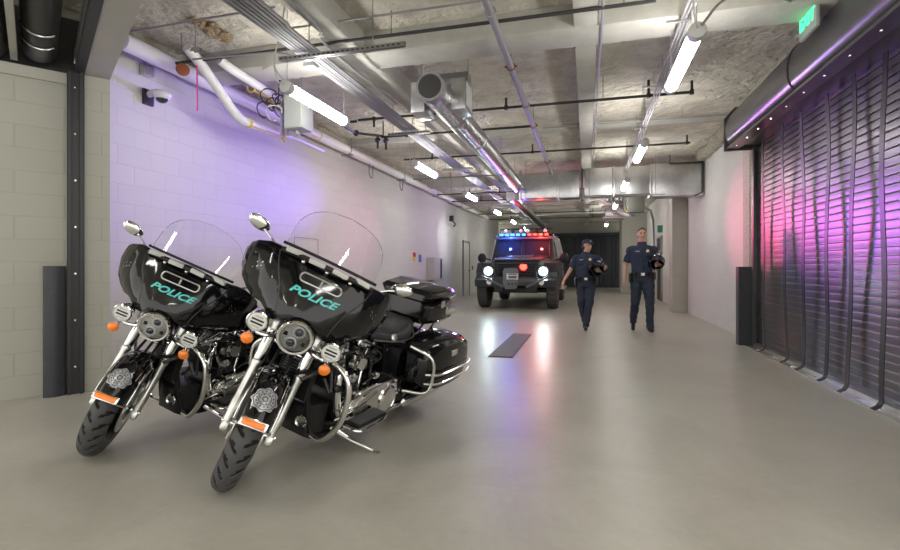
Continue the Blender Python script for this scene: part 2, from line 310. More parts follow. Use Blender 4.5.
b = MB(); b.prism([E_ * 0.02 + Vector((0, 0, 2.965)) - N_ * 0.07, E_ * 0.02 + Vector((0, 0, 2.965)) - N_ * 0.0, E_ * 0.02 + Vector((0, 0, 3.04)) - N_ * 0.0, E_ * 0.02 + Vector((0, 0, 3.04)) - N_ * 0.07], E_ * 6.5); b.build('head_angle', 'iron', dn)
b = MB(); b.prism([E_ * 0.02 + Vector((0, 0, 3.05)) - N_ * 0.08, E_ * 0.02 + Vector((0, 0, 3.05)) - N_ * 0.02, E_ * 0.02 + Vector((0, 0, 3.16)) - N_ * 0.02, E_ * 0.02 + Vector((0, 0, 3.16)) - N_ * 0.08], E_ * 6.5); b.build('head_strip', 'galv', dn)
b = MB(); b.tube([E_ * -0.3 - N_ * 0.32 + Vector((0, 0, 3.22)), E_ * 6.0 - N_ * 0.32 + Vector((0, 0, 3.22))], 0.13, 20); b.build('door_coil', 'iron', dn)
b = MB(); b.tube([E_ * -0.3 - N_ * 0.78 + Vector((0, 0, 3.24)), E_ * 6.0 - N_ * 0.78 + Vector((0, 0, 3.24))], 0.25, 24); b.build('door_hood', 'hood', dn)
b = MB(); b.bar(E_ * -0.2 - N_ * 0.50 + Vector((0, 0, 3.08)), E_ * 6 - N_ * 0.50 + Vector((0, 0, 3.08)), 0.05, 0.08); b.build('hood_rail', 'plaster', dn)
for k in range(2):
    b = MB(); q = [E_ * (0.12 + k * 0.32) - N_ * 0.32 + Vector((0, 0, 3.22)) + (N_ * math.cos(t) + Vector((0, 0, 1)) * math.sin(t)) * 0.14 for t in [R(200 + j * 14) for j in range(9)]]; b.tube(q, 0.008, 6); b.build('coil_band', 'chrome', dn)
b = MB(); g0 = Pv - N_ * 0.14 + E_ * 0.005
poly_z(b, [g0, g0 - N_ * 0.16, g0 - N_ * 0.16 + E_ * 0.08, g0 - N_ * 0.12 + E_ * 0.11, g0 - N_ * 0.04 + E_ * 0.11, g0 + E_ * 0.08], 0, 1.18)
o = b.build('bollard', 'guard'); recentre(o, g0); tag(o, 'waist-high dark grey rubber post guard against the near left block wall', 'bollard')

# ------------------------------------------------------------------ right rolling shutter
ds = thing('door_1', 'large dark roller shutter closed in the right wall', 'shutter door', (2.40, 5.2, 0)); ds['kind'] = 'structure'
Ya, Yb = 2.3 - 5.2, 8.25 - 5.2
b = MB(); P_ = []
pitch = 0.0733
nsl = int(2.98 / pitch)
for k in range(nsl):
    z = 0.02 + k * pitch
    for t in range(7):
        s_ = t / 6; P_.append((-0.0008 * math.sin(PI * s_) - 0.0, z + s_ * pitch * 0.88))
    P_.append((0.010, z + pitch * 0.885)); P_.append((0.010, z + pitch * 0.965)); P_.append((-0.003, z + pitch * 0.97))
ys = [Ya + (Yb - Ya) * j / 24 for j in range(25)]
rings = [[Vector((x, y, z)) for x, z in P_] for y in ys]
b.loft(rings, closed=False); b.build('shutter_curtain', 'shutter', ds, solid=0.003, smooth=50)
b = MB(); b.box((0.0, Yb + 0.02, 1.5), (0.10, 0.06, 3.0), bev=0.005); b.box((-0.06, Yb - 0.03, 1.5), (0.015, 0.09, 3.0)); b.build('side_guide', 'hood', ds)
b = MB(); b.box((-0.02, (Ya + Yb) / 2, 0.03), (0.09, Yb - Ya, 0.06), bev=0.006); b.build('bottom_bar', 'satin', ds)
b = MB(); b.box((-0.10, (Ya + Yb) / 2, 0.006), (0.10, Yb - Ya, 0.012)); b.build('floor_track', 'satin', ds)
# hood over the curtain: rounded profile swept along Y
prof = [(-0.02, 2.93), (-0.30, 2.93), (-0.395, 2.99), (-0.43, 3.09), (-0.43, 3.25), (-0.38, 3.38), (-0.26, 3.47), (-0.10, 3.50), (0.04, 3.50), (0.04, 2.93)]
pp = catmull([Vector((x, 0, z)) for x, z in prof[1:8]], 4)
pr_ = [Vector((-0.02, 0, 2.93))] + pp + [Vector((0.02, 0, 3.50)), Vector((0.02, 0, 2.93))]
b = MB(); b.loft([[Vector((p.x, y, p.z)) for p in pr_] for y in (Ya, Yb - 0.05)]); b.build('shutter_hood', 'hood', ds)
b = MB(); b.prism([(-0.44, Yb - 0.05, 2.88), (0.04, Yb - 0.05, 2.88), (0.04, Yb - 0.05, 3.52), (-0.30, Yb - 0.05, 3.52), (-0.44, Yb - 0.05, 3.36)], (0, 0.05, 0)); b.build('end_plate', 'iron', ds)
for y in (0.6, -1.9):
    b = MB(); b.tube([Vector((p.x * 1.01 - 0.002, y, p.z)) for p in pr_[1:-2]], 0.006, 6); b.build('hood_joint', 'iron', ds)
b = MB(); b.box((-0.33, (Ya + Yb) / 2, 2.915), (0.16, Yb - Ya, 0.03)); b.build('hood_flange', 'hood', ds)
for k in range(12):
    b = MB(); b.lathe((-0.33, Yb - 0.3 - k * 0.45, 2.90), (0, 0, -1), [(0.012, 0), (0.010, 0.008)], 6); b.build('hood_screw', 'chrome', ds)
# straps hanging in front of the curtain, curling at the floor
for k, (y, sw) in enumerate(((7.72, 0.06), (7.0, 0.13), (6.45, 0.1), (5.85, 0.05), (5.35, 0.1), (4.85, 0.03), (4.2, 0.1), (3.5, 0.06))):
    yy = y - 5.2
    pts = []
    for j in range(15):
        t = j / 14; z = 2.92 - 2.85 * t
        pts.append(Vector((-0.075 - 0.015 * math.sin(t * 9 + k), yy + sw * math.sin(t * PI * 1.4 + k) * t, z)))
    pts.append(pts[-1] + Vector((-0.03, -0.02, -0.03))); pts.append(pts[-1] + Vector((-0.07, -0.06, -0.012)))
    b = MB(); rings = [[p + Vector((-0.003, -0.036, 0)), p + Vector((-0.003, 0.036, 0)), p + Vector((0.003, 0.036, 0)), p + Vector((0.003, -0.036, 0))] for p in pts]
    b.loft(rings); b.build('hanging_strap', 'black', ds)
for k in range(9):
    b = MB(); b.lathe((-0.10, Yb - 0.4 - k * 0.6, 0.012), (0, 0, 1), [(0.018, 0), (0.018, 0.008), (0.008, 0.014)], 8); b.build('track_bolt', 'chrome', ds)

o = MB(); o.prism([(-0.06, -0.10, 0), (0.13, -0.10, 0), (0.13, 0.10, 0), (0.0, 0.10, 0), (-0.06, 0.05, 0)], (0, 0, 1.17)); o = o.build('bollard', 'guard'); o.location = (2.24, 8.42, 0); tag(o, 'dark grey rubber guard covering the foot of the shutter jamb', 'bollard')
# lumpy sprayed foam along the right wall top
def foam_run(pts, r, label, nm='sprayed_foam'):
    b = MB(); P = catmull(pts, 10); rings = []
    for i, p in enumerate(P):
        rings.append([p + Vector((math.cos(a), 0, math.sin(a))) * r * (1 + 0.5 * noise.noise(Vector((math.cos(a) * 1.3, p.y * 3.0, math.sin(a) * 1.3)))) for a in [2 * PI * j / 12 for j in range(12)]])
    b.loft(rings); o = b.build(nm, 'foam', smooth=180); struct(o, label)
foam_run([(2.42, 8.4, 3.56), (2.40, 10.2, 3.56), (2.42, 12.0, 3.57), (2.42, 16, 3.56)], 0.14, 'rough foam along the top of the right wall', 'trim_30')
foam_run([(2.42, 2.3, 3.60), (2.30, 4.0, 3.60), (2.38, 6.0, 3.60), (2.42, 8.3, 3.60)], 0.20, 'rough foam above the shutter hood', 'trim_31')
foam_run([(-4.6, 3.9, 3.60), (-4.55, 8.0, 3.58), (-4.6, 14.0, 3.60), (-4.6, 22, 3.6)], 0.10, 'rough foam along the top of the left wall', 'trim_32')
# ------------------------------------------------------------------ motorcycle (x forward, y to its left, z up)
STEER = R(40); AX = Vector((-0.438, 0, 0.899)); HP = Vector((0.98, 0, 0))
S = Matrix.Translation(HP) @ Matrix.Rotation(STEER, 4, AX) @ Matrix.Translation(-HP)
FA = Vector((0.8125, 0, 0.32)); RA = Vector((-0.8125, 0, 0.32))

def tyre(center, Rr, half, name, tf, root, prof_h=0.105):
    b = MB(); NU, NV = 560, 40; npit = 24; GR = {}
    def f(u, v):
        th = u * 2 * PI; a = (v - 0.5) * 2           # -1..1 across
        ang = a * R(112)
        y = half * math.sin(ang) / 1.0; h = prof_h * (math.cos(ang) - 0.0)
        if abs(ang) > PI / 2: y = half * (1 if ang > 0 else -1) * (1 - 0.25 * (abs(ang) - PI / 2))
        r = Rr - prof_h * 0.75 + h * 0.75 if abs(ang) < PI / 2 else Rr - prof_h * 0.75 + math.cos(ang) * prof_h * 0.9
        g = 0.0; w = abs(a) * 1.25
        side = 0 if a > 0 else 0.5
        ph = (u * npit + side) % 1.0
        c = 0.15 + 0.75 * w if w < 0.62 else 0.615 + 0.15 * (w - 0.62)
        dd = abs((ph - c + 0.5) % 1.0 - 0.5)
        if 0.10 < w < 0.93 and dd < 0.10: g = 0.007
        c2 = 0.60 + 0.5 * (w - 0.3); dd = abs((ph - c2 + 0.5) % 1.0 - 0.5)
        if 0.28 < w < 0.60 and dd < 0.08: g = 0.006
        r -= g * 1.3; GR[(round(u * NU), round(v * NV))] = g > 0
        return center + Vector((math.cos(th) * r, y, math.sin(th) * r))
    g = [[f(i / NU, j / NV) for j in range(NV + 1)] for i in range(NU)]
    b.loft(g, closed=True, loop=True)
    o = b.build(name, 'rubber', root, tf=tf, smooth=32); o.data.materials.append(M['groove_shade'])
    for p in o.data.polygons:
        if sum(1 for vi in p.vertices if GR[divmod(vi, NV + 1)]) >= 3: p.material_index = 1  # groove faces coloured near-black to stand for the shade inside the tread
    return o

def fend(theta, q, Rf, hw, out=0.0):
    ang = q * R(98); r = Rf - 0.10 * (1 - math.cos(ang)) + out * math.cos(ang)
    return FA + Vector((math.cos(theta) * r, hw * math.sin(ang) + out * math.sin(ang), math.sin(theta) * r))

def make_bike(label):
    root = thing('police_motorcycle', label, 'motorcycle', group=None)
    T = Matrix.Identity(4)
    # ---------- front wheel
    ft = tyre(FA, 0.325, 0.068, 'front_tyre', S, root)
    b = MB(); b.lathe(FA - Vector((0, 0.06, 0)), (0, 1, 0), [(0.215, 0), (0.232, 0.0), (0.232, 0.02), (0.20, 0.03), (0.20, 0.09), (0.232, 0.10), (0.232, 0.12), (0.215, 0.12), (0.19, 0.09), (0.19, 0.03), (0.215, 0)], 48, cap=False); rim = b.build('front_rim', 'blackmetal', root, tf=S)
    b = MB()
    for k in range(10):
        a = 2 * PI * k / 10; d = Vector((math.cos(a), 0, math.sin(a))); b.bar(FA + d * 0.03, FA + d * 0.20, 0.022, 0.016, 0.004)
    b.lathe(FA - Vector((0, 0.075, 0)), (0, 1, 0), [(0.035, 0), (0.045, 0.02), (0.045, 0.13), (0.035, 0.15)], 24); b.build('spoke_wheel', 'blackmetal', root, tf=S)
    for s_ in (-1, 1):
        b = MB(); b.lathe(FA + Vector((0, s_ * 0.078, 0)), (0, 1, 0), [(0.075, -0.003), (0.15, -0.003), (0.15, 0.003), (0.075, 0.003), (0.075, -0.003)], 40, cap=False)
        for k in range(5):
            a = 2 * PI * k / 5; d = Vector((math.cos(a), 0, math.sin(a))); b.bar(FA + Vector((0, s_ * 0.078, 0)) + d * 0.03, FA + Vector((0, s_ * 0.078, 0)) + d * 0.085, 0.02, 0.006)
        b.build('brake_disc', 'satin', root, tf=S)
        b = MB(); b.box(FA + Vector((-0.13, s_ * 0.085, 0.06)), (0.06, 0.05, 0.12), Matrix.Rotation(R(-26), 3, 'Y'), 0.012); b.build('brake_caliper', 'satin', root, tf=S)
        # fork leg: slider, clamp, chrome upper cover
        o_ = FA + Vector((0.0, s_ * 0.122, 0)); 
        b = MB(); b.lathe(o_ - AX * 0.05, AX, [(0.016, 0), (0.022, 0.01), (0.025, 0.05), (0.025, 0.10), (0.028, 0.12), (0.028, 0.16), (0.025, 0.18), (0.026, 0.36), (0.030, 0.375), (0.030, 0.395), (0.026, 0.40)], 20)
        b.box(o_ - AX * 0.02 + Vector((0.0, 0, 0)), (0.055, 0.042, 0.05), Matrix.Rotation(R(-26), 3, 'Y'), 0.012)
        leg = b.build('fork_leg', 'satin', root, tf=S)
        b = MB(); b.lathe(o_ + AX * 0.35, AX, [(0.026, 0), (0.030, 0.01), (0.030, 0.05), (0.033, 0.06), (0.033, 0.21), (0.035, 0.215), (0.035, 0.24), (0.026, 0.25)], 20); b.build('fork_cover', 'chrome', leg, tf=S)
        for h in (0.07, 0.10):
            b = MB(); b.lathe(o_ + AX * (0.36 + h * 2), AX, [(0.0335, 0), (0.0355, 0.004), (0.0335, 0.008)], 20, cap=False); b.build('cover_ring', 'blackmetal', leg, tf=S)
    b = MB(); b.tube([FA + Vector((0, -0.15, 0)), FA + Vector((0, 0.15, 0))], 0.016, 12); b.build('front_axle', 'chrome', root, tf=S)
    # clamp under the headlight
    b = MB(); cz = FA + AX * 0.60
    b.loft([[cz + Vector((dx, y, dz)) for dx, dz in ((-0.02, -0.035), (0.055, -0.03), (0.075, 0.01), (0.055, 0.04), (-0.02, 0.05))] for y in (-0.165, -0.12, -0.06, 0, 0.06, 0.12, 0.165)])
    cl = b.build('fork_clamp', 'chrome', root, tf=S)
    for s_ in (-1, 1):
        b = MB(); b.box(cz + Vector((0.05, s_ * 0.12, -0.012)), (0.07, 0.055, 0.085), Matrix.Rotation(R(-26), 3, 'Y'), 0.014); b.build('clamp_cap', 'satin', cl, tf=S)
    b = MB()
    for y in (-0.06, 0.0, 0.055): b.tube([cz + Vector((0.03, y, -0.01)), cz + Vector((0.02, y * 0.7, -0.12)), FA + Vector((-0.06, y * 0.8, 0.33))], 0.009, 8, sm=4)
    b.box(cz + Vector((0.0, 0.0, -0.11)), (0.05, 0.10, 0.10), None, 0.01); b.build('brake_hoses', 'black', root, tf=S)
    b = MB(); b.prism([cz + Vector((0.03, y, z)) for y, z in ((-0.015, -0.05), (0.02, -0.09), (0.055, -0.07), (0.045, -0.12), (0.06, -0.17), (0.015, -0.15), (-0.03, -0.18), (-0.02, -0.12))], (0.01, 0, 0)); b.build('fork_plate', 'satin', root, tf=S)
    # ---------- front fender
    Rf, hw = 0.365, 0.091
    b = MB(); b.grid(lambda u, v: fend(R(34 + 140 * u), (v - 0.5) * 2, Rf, hw * (1 - 0.10 * (1 - min(1, u * 6)) ** 2)), 48, 18); fd = b.build('front_fender', 'paint', root, tf=S, solid=0.006, smooth=60)
    for s_ in (-1, 1):
        b = MB(); b.tube([fend(R(38 + 95 * t / 20), s_ * (0.99 - 0.30 * math.sin(PI * t / 20) ** 2), Rf, hw, 0.006) for t in range(21)], 0.004, 6); b.build('fender_trim', 'chrome', fd, tf=S)
        b = MB(); b.tube([fend(R(62 + 50 * t / 12), s_ * 0.52, Rf, hw, 0.006) for t in range(13)], 0.0035, 6); b.build('fender_rail', 'chrome', fd, tf=S)
    # seal decal on the fender: scalloped ring, inner ring and centre
    def on_f(px, py, h=0.007):   # px across, py up the fender (m)
        return fend(R(57) + py / Rf, math.asin(max(-1, min(1, px / (hw + 0.004)))) / R(98), Rf, hw, h)
    def ring(r0, r1, nm, m, amp=0.0, k=8, h=0.007, ph=0):
        b = MB(); N = 64
        RR = []
        for q in range(9):
            rq = r0 + (r1 - r0) * q / 8; aq = amp * (rq / r0) ** 2
            RR.append([on_f(math.cos(2 * PI * i / N) * (rq + aq * math.cos(k * 2 * PI * i / N + ph)), math.sin(2 * PI * i / N) * (rq + aq * math.cos(k * 2 * PI * i / N + ph)), h) for i in range(N)])
        b.loft(RR, cap=False); return b.build(nm, m, fd, tf=S, solid=0.0012)
    ring(0.062, 0.001, 'badge_face', 'badge', 0.005, 8); ring(0.054, 0.051, 'badge_rim', 'badgedark', 0.002, 8, 0.0085); ring(0.031, 0.028, 'badge_band', 'badgedark', 0.0, 8, 0.0085); ring(0.014, 0.009, 'badge_centre', 'badgedark', 0.0, 8, 0.0085)
    for k in range(6):
        a = 2 * PI * k / 6; b = MB(); p = on_f(math.cos(a) * 0.024, math.sin(a) * 0.024, 0.0085); b.ell(p, 0.0032, n=8, m=6); b.build('badge_dot', 'badgedark', fd, tf=S)
    for k in range(14):
        a = 2 * PI * k / 14; b = MB(); p = on_f(math.cos(a) * 0.040, math.sin(a) * 0.040, 0.0085); b.ell(p, (0.003, 0.0045, 0.0045), n=8, m=6); b.build('badge_letter', 'badgedark', fd, tf=S)
    # fender tip bezel with amber lamp
    tp = fend(R(37), 0, Rf, hw, 0.012); nrm = Vector((math.cos(R(34)), 0, math.sin(R(34)))); tan = Vector((-math.sin(R(34)), 0, math.cos(R(34)))); rot = Matrix((nrm, Vector((0, 1, 0)), tan)).transposed()
    b = MB(); b.box(tp, (0.022, 0.140, 0.046), rot, 0.010)
    b.tube([fend(R(34.5), q, Rf, hw, 0.008) for q in (-1, -0.8, -0.5, -0.25, 0, 0.25, 0.5, 0.8, 1)], 0.006, 8); bz = b.build('fender_lamp_bezel', 'chrome', fd, tf=S)
    b = MB(); b.box(tp + nrm * 0.010, (0.022, 0.116, 0.032), rot, 0.009)
    b.build('fender_lamp_lens', 'amber', fd, tf=S)
    # ---------- headlight
    HC = Vector((0.775, 0, 0.885)); HA = Vector((1, 0, -0.04)).normalized()
    b = MB(); b.lathe(HC - HA * 0.10, HA, [(0.075, 0), (0.101, 0.03), (0.104, 0.08), (0.097, 0.10)], 36); b.build('headlight_shell', 'paint', root, tf=S)
    b = MB(); b.lathe(HC - HA * 0.005, HA, [(0.088, 0), (0.095, 0.0), (0.098, 0.012), (0.092, 0.022), (0.081, 0.020), (0.079, 0.008), (0.088, 0.0)], 44, cap=False); hl = b.build('headlight_ring', 'chrome', root, tf=S)
    b = MB(); b.lathe(HC - HA * 0.03, HA, [(0.03, 0.0), (0.055, 0.006), (0.076, 0.022), (0.083, 0.030)], 36, cap=True); b.build('headlight_reflector', 'silver', hl, tf=S)
    u_, w_ = Vector((0, 1, 0)), Vector((0.04, 0, 1)).normalized()
    for (py, pz) in ((0.008, 0.034), (-0.012, -0.037)):
        c_ = HC + u_ * py + w_ * pz
        b = MB(); b.lathe(c_ - HA * 0.02, HA, [(0.032, 0), (0.034, 0.018), (0.029, 0.022), (0.026, 0.012)], 24); b.build('projector_housing', 'silver', hl, tf=S)
        b = MB(); b.ell(c_ - HA * 0.004, (0.015, 0.022, 0.022)); b.build('projector_lens', 'truckglass', hl, tf=S)
    for (py, pz) in ((-0.054, 0.016), (0.054, -0.009)):
        b = MB(); b.box(HC + u_ * py + w_ * pz - HA * 0.006, (0.012, 0.026, 0.05), None, 0.004); b.build('side_led', 'blackmetal', hl, tf=S)
    b = MB(); b.lathe(HC + HA * 0.006, HA, [(0.083, 0), (0.070, 0.010), (0.045, 0.016), (0.001, 0.020)], 36, cap=False); b.build('headlight_lens', 'lens', hl, tf=S, solid=0.003)
    # ---------- passing lamps and turn signals
    for s_ in (-1, 1):
        c_ = Vector((0.715, s_ * 0.212, 0.865)); 
        b = MB(); b.lathe(c_ - HA * 0.09, HA, [(0.02, 0), (0.040, 0.012), (0.053, 0.045), (0.057, 0.085), (0.059, 0.10), (0.053, 0.106), (0.049, 0.094)], 28); pl = b.build('passing_lamp', 'chrome', root, tf=S)
        b = MB(); b.lathe(c_ + HA * 0.006, HA, [(0.049, 0), (0.047, 0.004), (0.001, 0.006)], 28); b.build('lamp_face', 'silver', pl, tf=S)
        for dz in (-0.030, -0.010, 0.010, 0.030):
            b = MB(); b.box(c_ + HA * 0.014 + Vector((0, 0, dz)), (0.006, 0.076 - abs(dz) * 1.0, 0.008)); b.build('led_bar', 'ledw' if abs(dz) > 0.02 else 'blackmetal', pl, tf=S)
        b = MB(); b.tube([Vector((0.66, s_ * 0.10, 0.80)), Vector((0.68, s_ * 0.16, 0.79)), Vector((0.69, s_ * 0.205, 0.80)), Vector((0.66, s_ * 0.212, 0.845))], 0.012, 8, sm=4); b.build('lamp_bracket', 'chrome', root, tf=S)
        c2 = Vector((0.745, s_ * 0.222, 0.765))
        b = MB(); b.lathe(c2 - HA * 0.06, HA, [(0.014, 0), (0.027, 0.02), (0.031, 0.05), (0.033, 0.056)], 20); ts = b.build('turn_signal', 'chrome', root, tf=S)
        b = MB(); b.lathe(c2 - HA * 0.004, HA, [(0.032, 0), (0.030, 0.010), (0.018, 0.020), (0.001, 0.023)], 20); b.build('turn_signal_lens', 'amber', ts, tf=S)
        b = MB(); b.tube([c2 - HA * 0.04 + Vector((0, 0, 0.02)), Vector((0.68, s_ * 0.205, 0.80))], 0.009, 8); b.build('signal_stem', 'chrome', ts, tf=S)
    # ---------- batwing fairing
    K = [  # y, (x,z) top, mid, bot
        (0.00, (0.575, 1.235), (0.705, 1.06), (0.745, 0.955)), (0.09, (0.575, 1.235), (0.70, 1.06), (0.735, 0.950)), (0.15, (0.57, 1.235), (0.685, 1.05), (0.695, 0.905)),
        (0.20, (0.56, 1.235), (0.655, 1.05), (0.645, 0.910)), (0.25, (0.54, 1.235), (0.635, 1.07), (0.600, 0.930)), (0.30, (0.51, 1.235), (0.60, 1.08), (0.545, 0.915)), (0.35, (0.465, 1.225), (0.545, 1.08), (0.49, 0.925)),
        (0.41, (0.405, 1.190), (0.465, 1.075), (0.425, 0.955)), (0.450, (0.34, 1.145), (0.38, 1.07), (0.35, 0.995)), (0.470, (0.29, 1.09), (0.30, 1.06), (0.29, 1.03))]
    def col(y):
        a = abs(y); 
        for i in range(len(K) - 1):
            if a <= K[i + 1][0] + 1e-6:
                t = (a - K[i][0]) / (K[i + 1][0] - K[i][0]); t = t * t * (3 - 2 * t) * 0.3 + t * 0.7
                return [tuple(K[i][j][k] * (1 - t) + K[i + 1][j][k] * t for k in (0, 1)) for j in (1, 2, 3)]
        return [K[-1][1], K[-1][2], K[-1][3]]
    def fair(u, v):
        y = math.sin((u - 0.5) * PI) * 0.470
        tpt, mpt, bpt = col(y); cx = 2 * mpt[0] - 0.5 * (tpt[0] + bpt[0]); czz = 2 * mpt[1] - 0.5 * (tpt[1] + bpt[1])
        return Vector((tpt[0] * (1 - v) ** 2 + 2 * cx * v * (1 - v) + bpt[0] * v * v, y, tpt[1] * (1 - v) ** 2 + 2 * czz * v * (1 - v) + bpt[1] * v * v))
    b = MB(); b.grid(fair, 72, 20); bmesh.ops.remove_doubles(b.bm, verts=b.bm.verts[:], dist=1e-5)
    bmesh.ops.smooth_vert(b.bm, verts=[v for v in b.bm.verts if not v.is_boundary], factor=0.5, use_axis_x=True, use_axis_y=True, use_axis_z=True)
    bmesh.ops.recalc_face_normals(b.bm, faces=b.bm.faces[:])
    bv = BVHTree.FromBMesh(b.bm)
    def onfair(y, z, off=0.005):
        h = bv.ray_cast(Vector((2, y, z)), Vector((-1, 0, 0)))
        return (h[0].x if h[0] is not None else 0.6) + off
    fr = b.build('fairing', 'paint', root, tf=S, solid=0.008, smooth=60)
    # rear half shell behind the fairing (inner fairing)
    b = MB()
    def inner(u, v):
        y = math.sin((u - 0.5) * PI) * 0.46; tpt, mpt, bpt = col(y); k = v
        x = (tpt[0] + bpt[0]) / 2 - 0.02; dep = 0.20 * (1 - abs(y) / 0.49) + 0.01
        zc = tpt[1] * (1 - k) + bpt[1] * k
        return Vector((min(tpt[0], x) - dep * (0.55 + 0.45 * math.sin(PI * k)), y, zc - 0.006 + 0.012 * k))
    b.grid(inner, 40, 8); b.build('inner_fairing', 'black', root, tf=S, solid=0.008, smooth=60)
    # fairing skirts between wing and fork
    # vent slot with chrome rim
    def slot(y, z, a_, c_): return [(y + (a_ - c_ * 0.5) * sgn + c_ * 0.5 * math.cos(t) * 1.0, z + c_ * 0.5 * math.sin(t)) for sgn, t0 in ((1, -90), (-1, 90)) for t in [R(t0 + j * 22.5) for j in range(9)]]
    vr_ = slot(0.0, 1.168, 0.120, 0.042)
    b = MB(); b.tube([Vector((onfair(y, z, 0.006), y, z)) for y, z in vr_], 0.005, 8, loop=True); vt = b.build('vent_rim', 'satin', fr, tf=S)
    b = MB(); b.loft([[Vector((onfair(y, z, 0.0045), y, z)) for y, z in vr_[9:] ], [Vector((onfair(y, z, 0.0045), y, z)) for y, z in vr_[:9][::-1]]], closed=False); b.build('vent_opening', 'black', fr, tf=S, solid=0.003)
    b = MB(); b.box((onfair(0, 1.165, 0.008), 0, 1.165), (0.012, 0.010, 0.044)); b.build('vent_divider', 'satin', fr, tf=S)
    # lettering, each glyph seated on the fairing surface
    t = text_mesh('POLICE', 0.070, 0.001, 0.0022, 0.35)
    bmesh.ops.subdivide_edges(t.bm, edges=[e for e in t.bm.edges if e.calc_length() > 0.012], cuts=3)
    for v in t.bm.verts:
        y, z = v.co.x * 1.16 - 0.01, v.co.y * 0.72 + 1.098; v.co = Vector((onfair(y, z, 0.007 + v.co.z), y, z))
    t.build('police_lettering', 'teal', fr, tf=S, smooth=0)
    # shoulder crease lines
    for s_ in (-1, 1):
        b = MB(); b.tube([Vector((onfair(y, z, 0.003), s_ * y, z)) for y, z in ((0.28, 1.225), (0.25, 1.16), (0.20, 1.08), (0.165, 1.0), (0.15, 0.93))], 0.005, 6, sm=4); b.build('fairing_crease', 'black', fr, tf=S)
        for q in range(3):
            b = MB(); b.tube([Vector((onfair(y, z, 0.0035), s_ * y, z)) for y, z in ((0.30 + q * 0.03, 1.15 - q * 0.02), (0.335 + q * 0.02, 1.10 - q * 0.02))], 0.003, 6); b.build('fairing_grille', 'satin', fr, tf=S)
    # LED strip across the windshield base
    b = MB(); b.tube([Vector((0.615 - abs(y) ** 2 * 0.75, y, 1.262 - 0.02 * (abs(y) / .27) ** 2)) for y in [(-0.27 + 0.54 * j / 16) for j in range(17)]], 0.015, 8); wt = b.build('windshield_trim', 'blackmetal', root, tf=S)
    for k, y in enumerate((-0.205, -0.07, 0.07, 0.205)):
        b = MB(); b.box((0.632 - y * y * 0.75, y, 1.268), (0.026, 0.092, 0.028), Matrix.Rotation(-y * 1.5, 3, 'Z'), 0.006); b.build('led_module', 'ledw', wt, tf=S)
    b = MB(); b.tube([Vector((0.60 - abs(y) ** 2 * 0.75, y, 1.295 - 0.02 * (abs(y) / .28) ** 2)) for y in [(-0.28 + 0.56 * j / 16) for j in range(17)]], 0.009, 8); b.build('trim_top_bar', 'blackmetal', wt, tf=S)
    for y in (-0.14, 0, 0.14):
        b = MB(); b.ell((0.60, y, 1.235), (0.012, 0.012, 0.012), n=10, m=8); b.build('trim_screw', 'chrome', wt, tf=S)
    # windshield
    def shd(u, v):
        w = 0.265 * (1 - (max(0, v - 0.30) / 0.70) ** 2.4 * 0.999) ** 0.5 if v < 1 else 0.01
        y = (u - 0.5) * 2 * max(w, 0.012); zz = 1.275 + 0.26 * v
        return Vector((0.595 - 0.20 * v - 0.9 * y * y, y, zz))
    b = MB(); b.grid(shd, 24, 20); b.build('windshield', 'shield', root, tf=S, solid=0.004, smooth=80)
    # mirrors, bars, grips
    for s_ in (-1, 1):
        b = MB(); b.tube([Vector((0.44, s_ * 0.30, 1.20)), Vector((0.40, s_ * 0.37, 1.235)), Vector((0.37, s_ * 0.43, 1.255))], 0.006, 8, sm=4); ms = b.build('mirror_stem', 'chrome', root, tf=S)
        b = MB(); rm = Matrix.Rotation(s_ * R(-12), 3, 'Z') @ Matrix.Rotation(s_ * R(18), 3, 'X'); b.ell((0.37, s_ * 0.462, 1.275), (0.024, 0.070, 0.040), rm, 20, 12); mr = b.build('mirror', 'chrome', root, tf=S)
        b = MB(); b.ell((0.357, s_ * 0.462, 1.275), (0.014, 0.064, 0.035), rm, 20, 10); b.build('mirror_glass', 'mirrorglass', mr, tf=S)
        b = MB(); b.tube([Vector((0.50, s_ * 0.05, 0.98)), Vector((0.46, s_ * 0.16, 1.10)), Vector((0.36, s_ * 0.32, 1.12)), Vector((0.22, s_ * 0.40, 1.06))], 0.0125, 10, sm=5); hb = b.build('handlebar', 'chrome', root, tf=S)
        b = MB(); b.tube([Vector((0.27, s_ * 0.375, 1.083)), Vector((0.14, s_ * 0.44, 1.02))], 0.018, 12); b.build('grip', 'rubber', hb, tf=S)
        b = MB(); b.tube([Vector((0.33, s_ * 0.37, 1.10)), Vector((0.25, s_ * 0.44, 1.08)), Vector((0.17, s_ * 0.47, 1.04))], 0.008, 8, sm=4); b.build('lever', 'satin', hb, tf=S)
    # ---------- chassis
    b = MB()
    for s_ in (-1, 1):
        b.tube([(0.58, s_ * 0.03, 0.86), (0.50, s_ * 0.06, 0.60), (0.44, s_ * 0.10, 0.26), (0.34, s_ * 0.11, 0.17), (-0.10, s_ * 0.12, 0.17), (-0.42, s_ * 0.12, 0.22), (-0.50, s_ * 0.12, 0.55), (-0.95, s_ * 0.12, 0.68)], 0.017, 10, sm=4)
    b.tube([(0.56, 0, 0.92), (0.2, 0, 0.80), (-0.25, 0, 0.66), (-0.45, 0, 0.60)], 0.025, 10, sm=4)
    b.tube([HP + AX * 0.80, HP + AX * 1.05], 0.04, 14)
    b.build('frame', 'blackmetal', root)
    # front shroud with horn lamp
    b = MB(); b.loft([[Vector((x, y, z)) for y, z in ((-w, z0), (w, z0), (w + 0.02, z1), (-w - 0.02, z1))] for x, w, z0, z1 in ((0.48, 0.04, 0.25, 0.36), (0.46, 0.085, 0.19, 0.39), (0.41, 0.105, 0.165, 0.40), (0.32, 0.11, 0.16, 0.38))]); sh = b.build('chin_shroud', 'black', root)
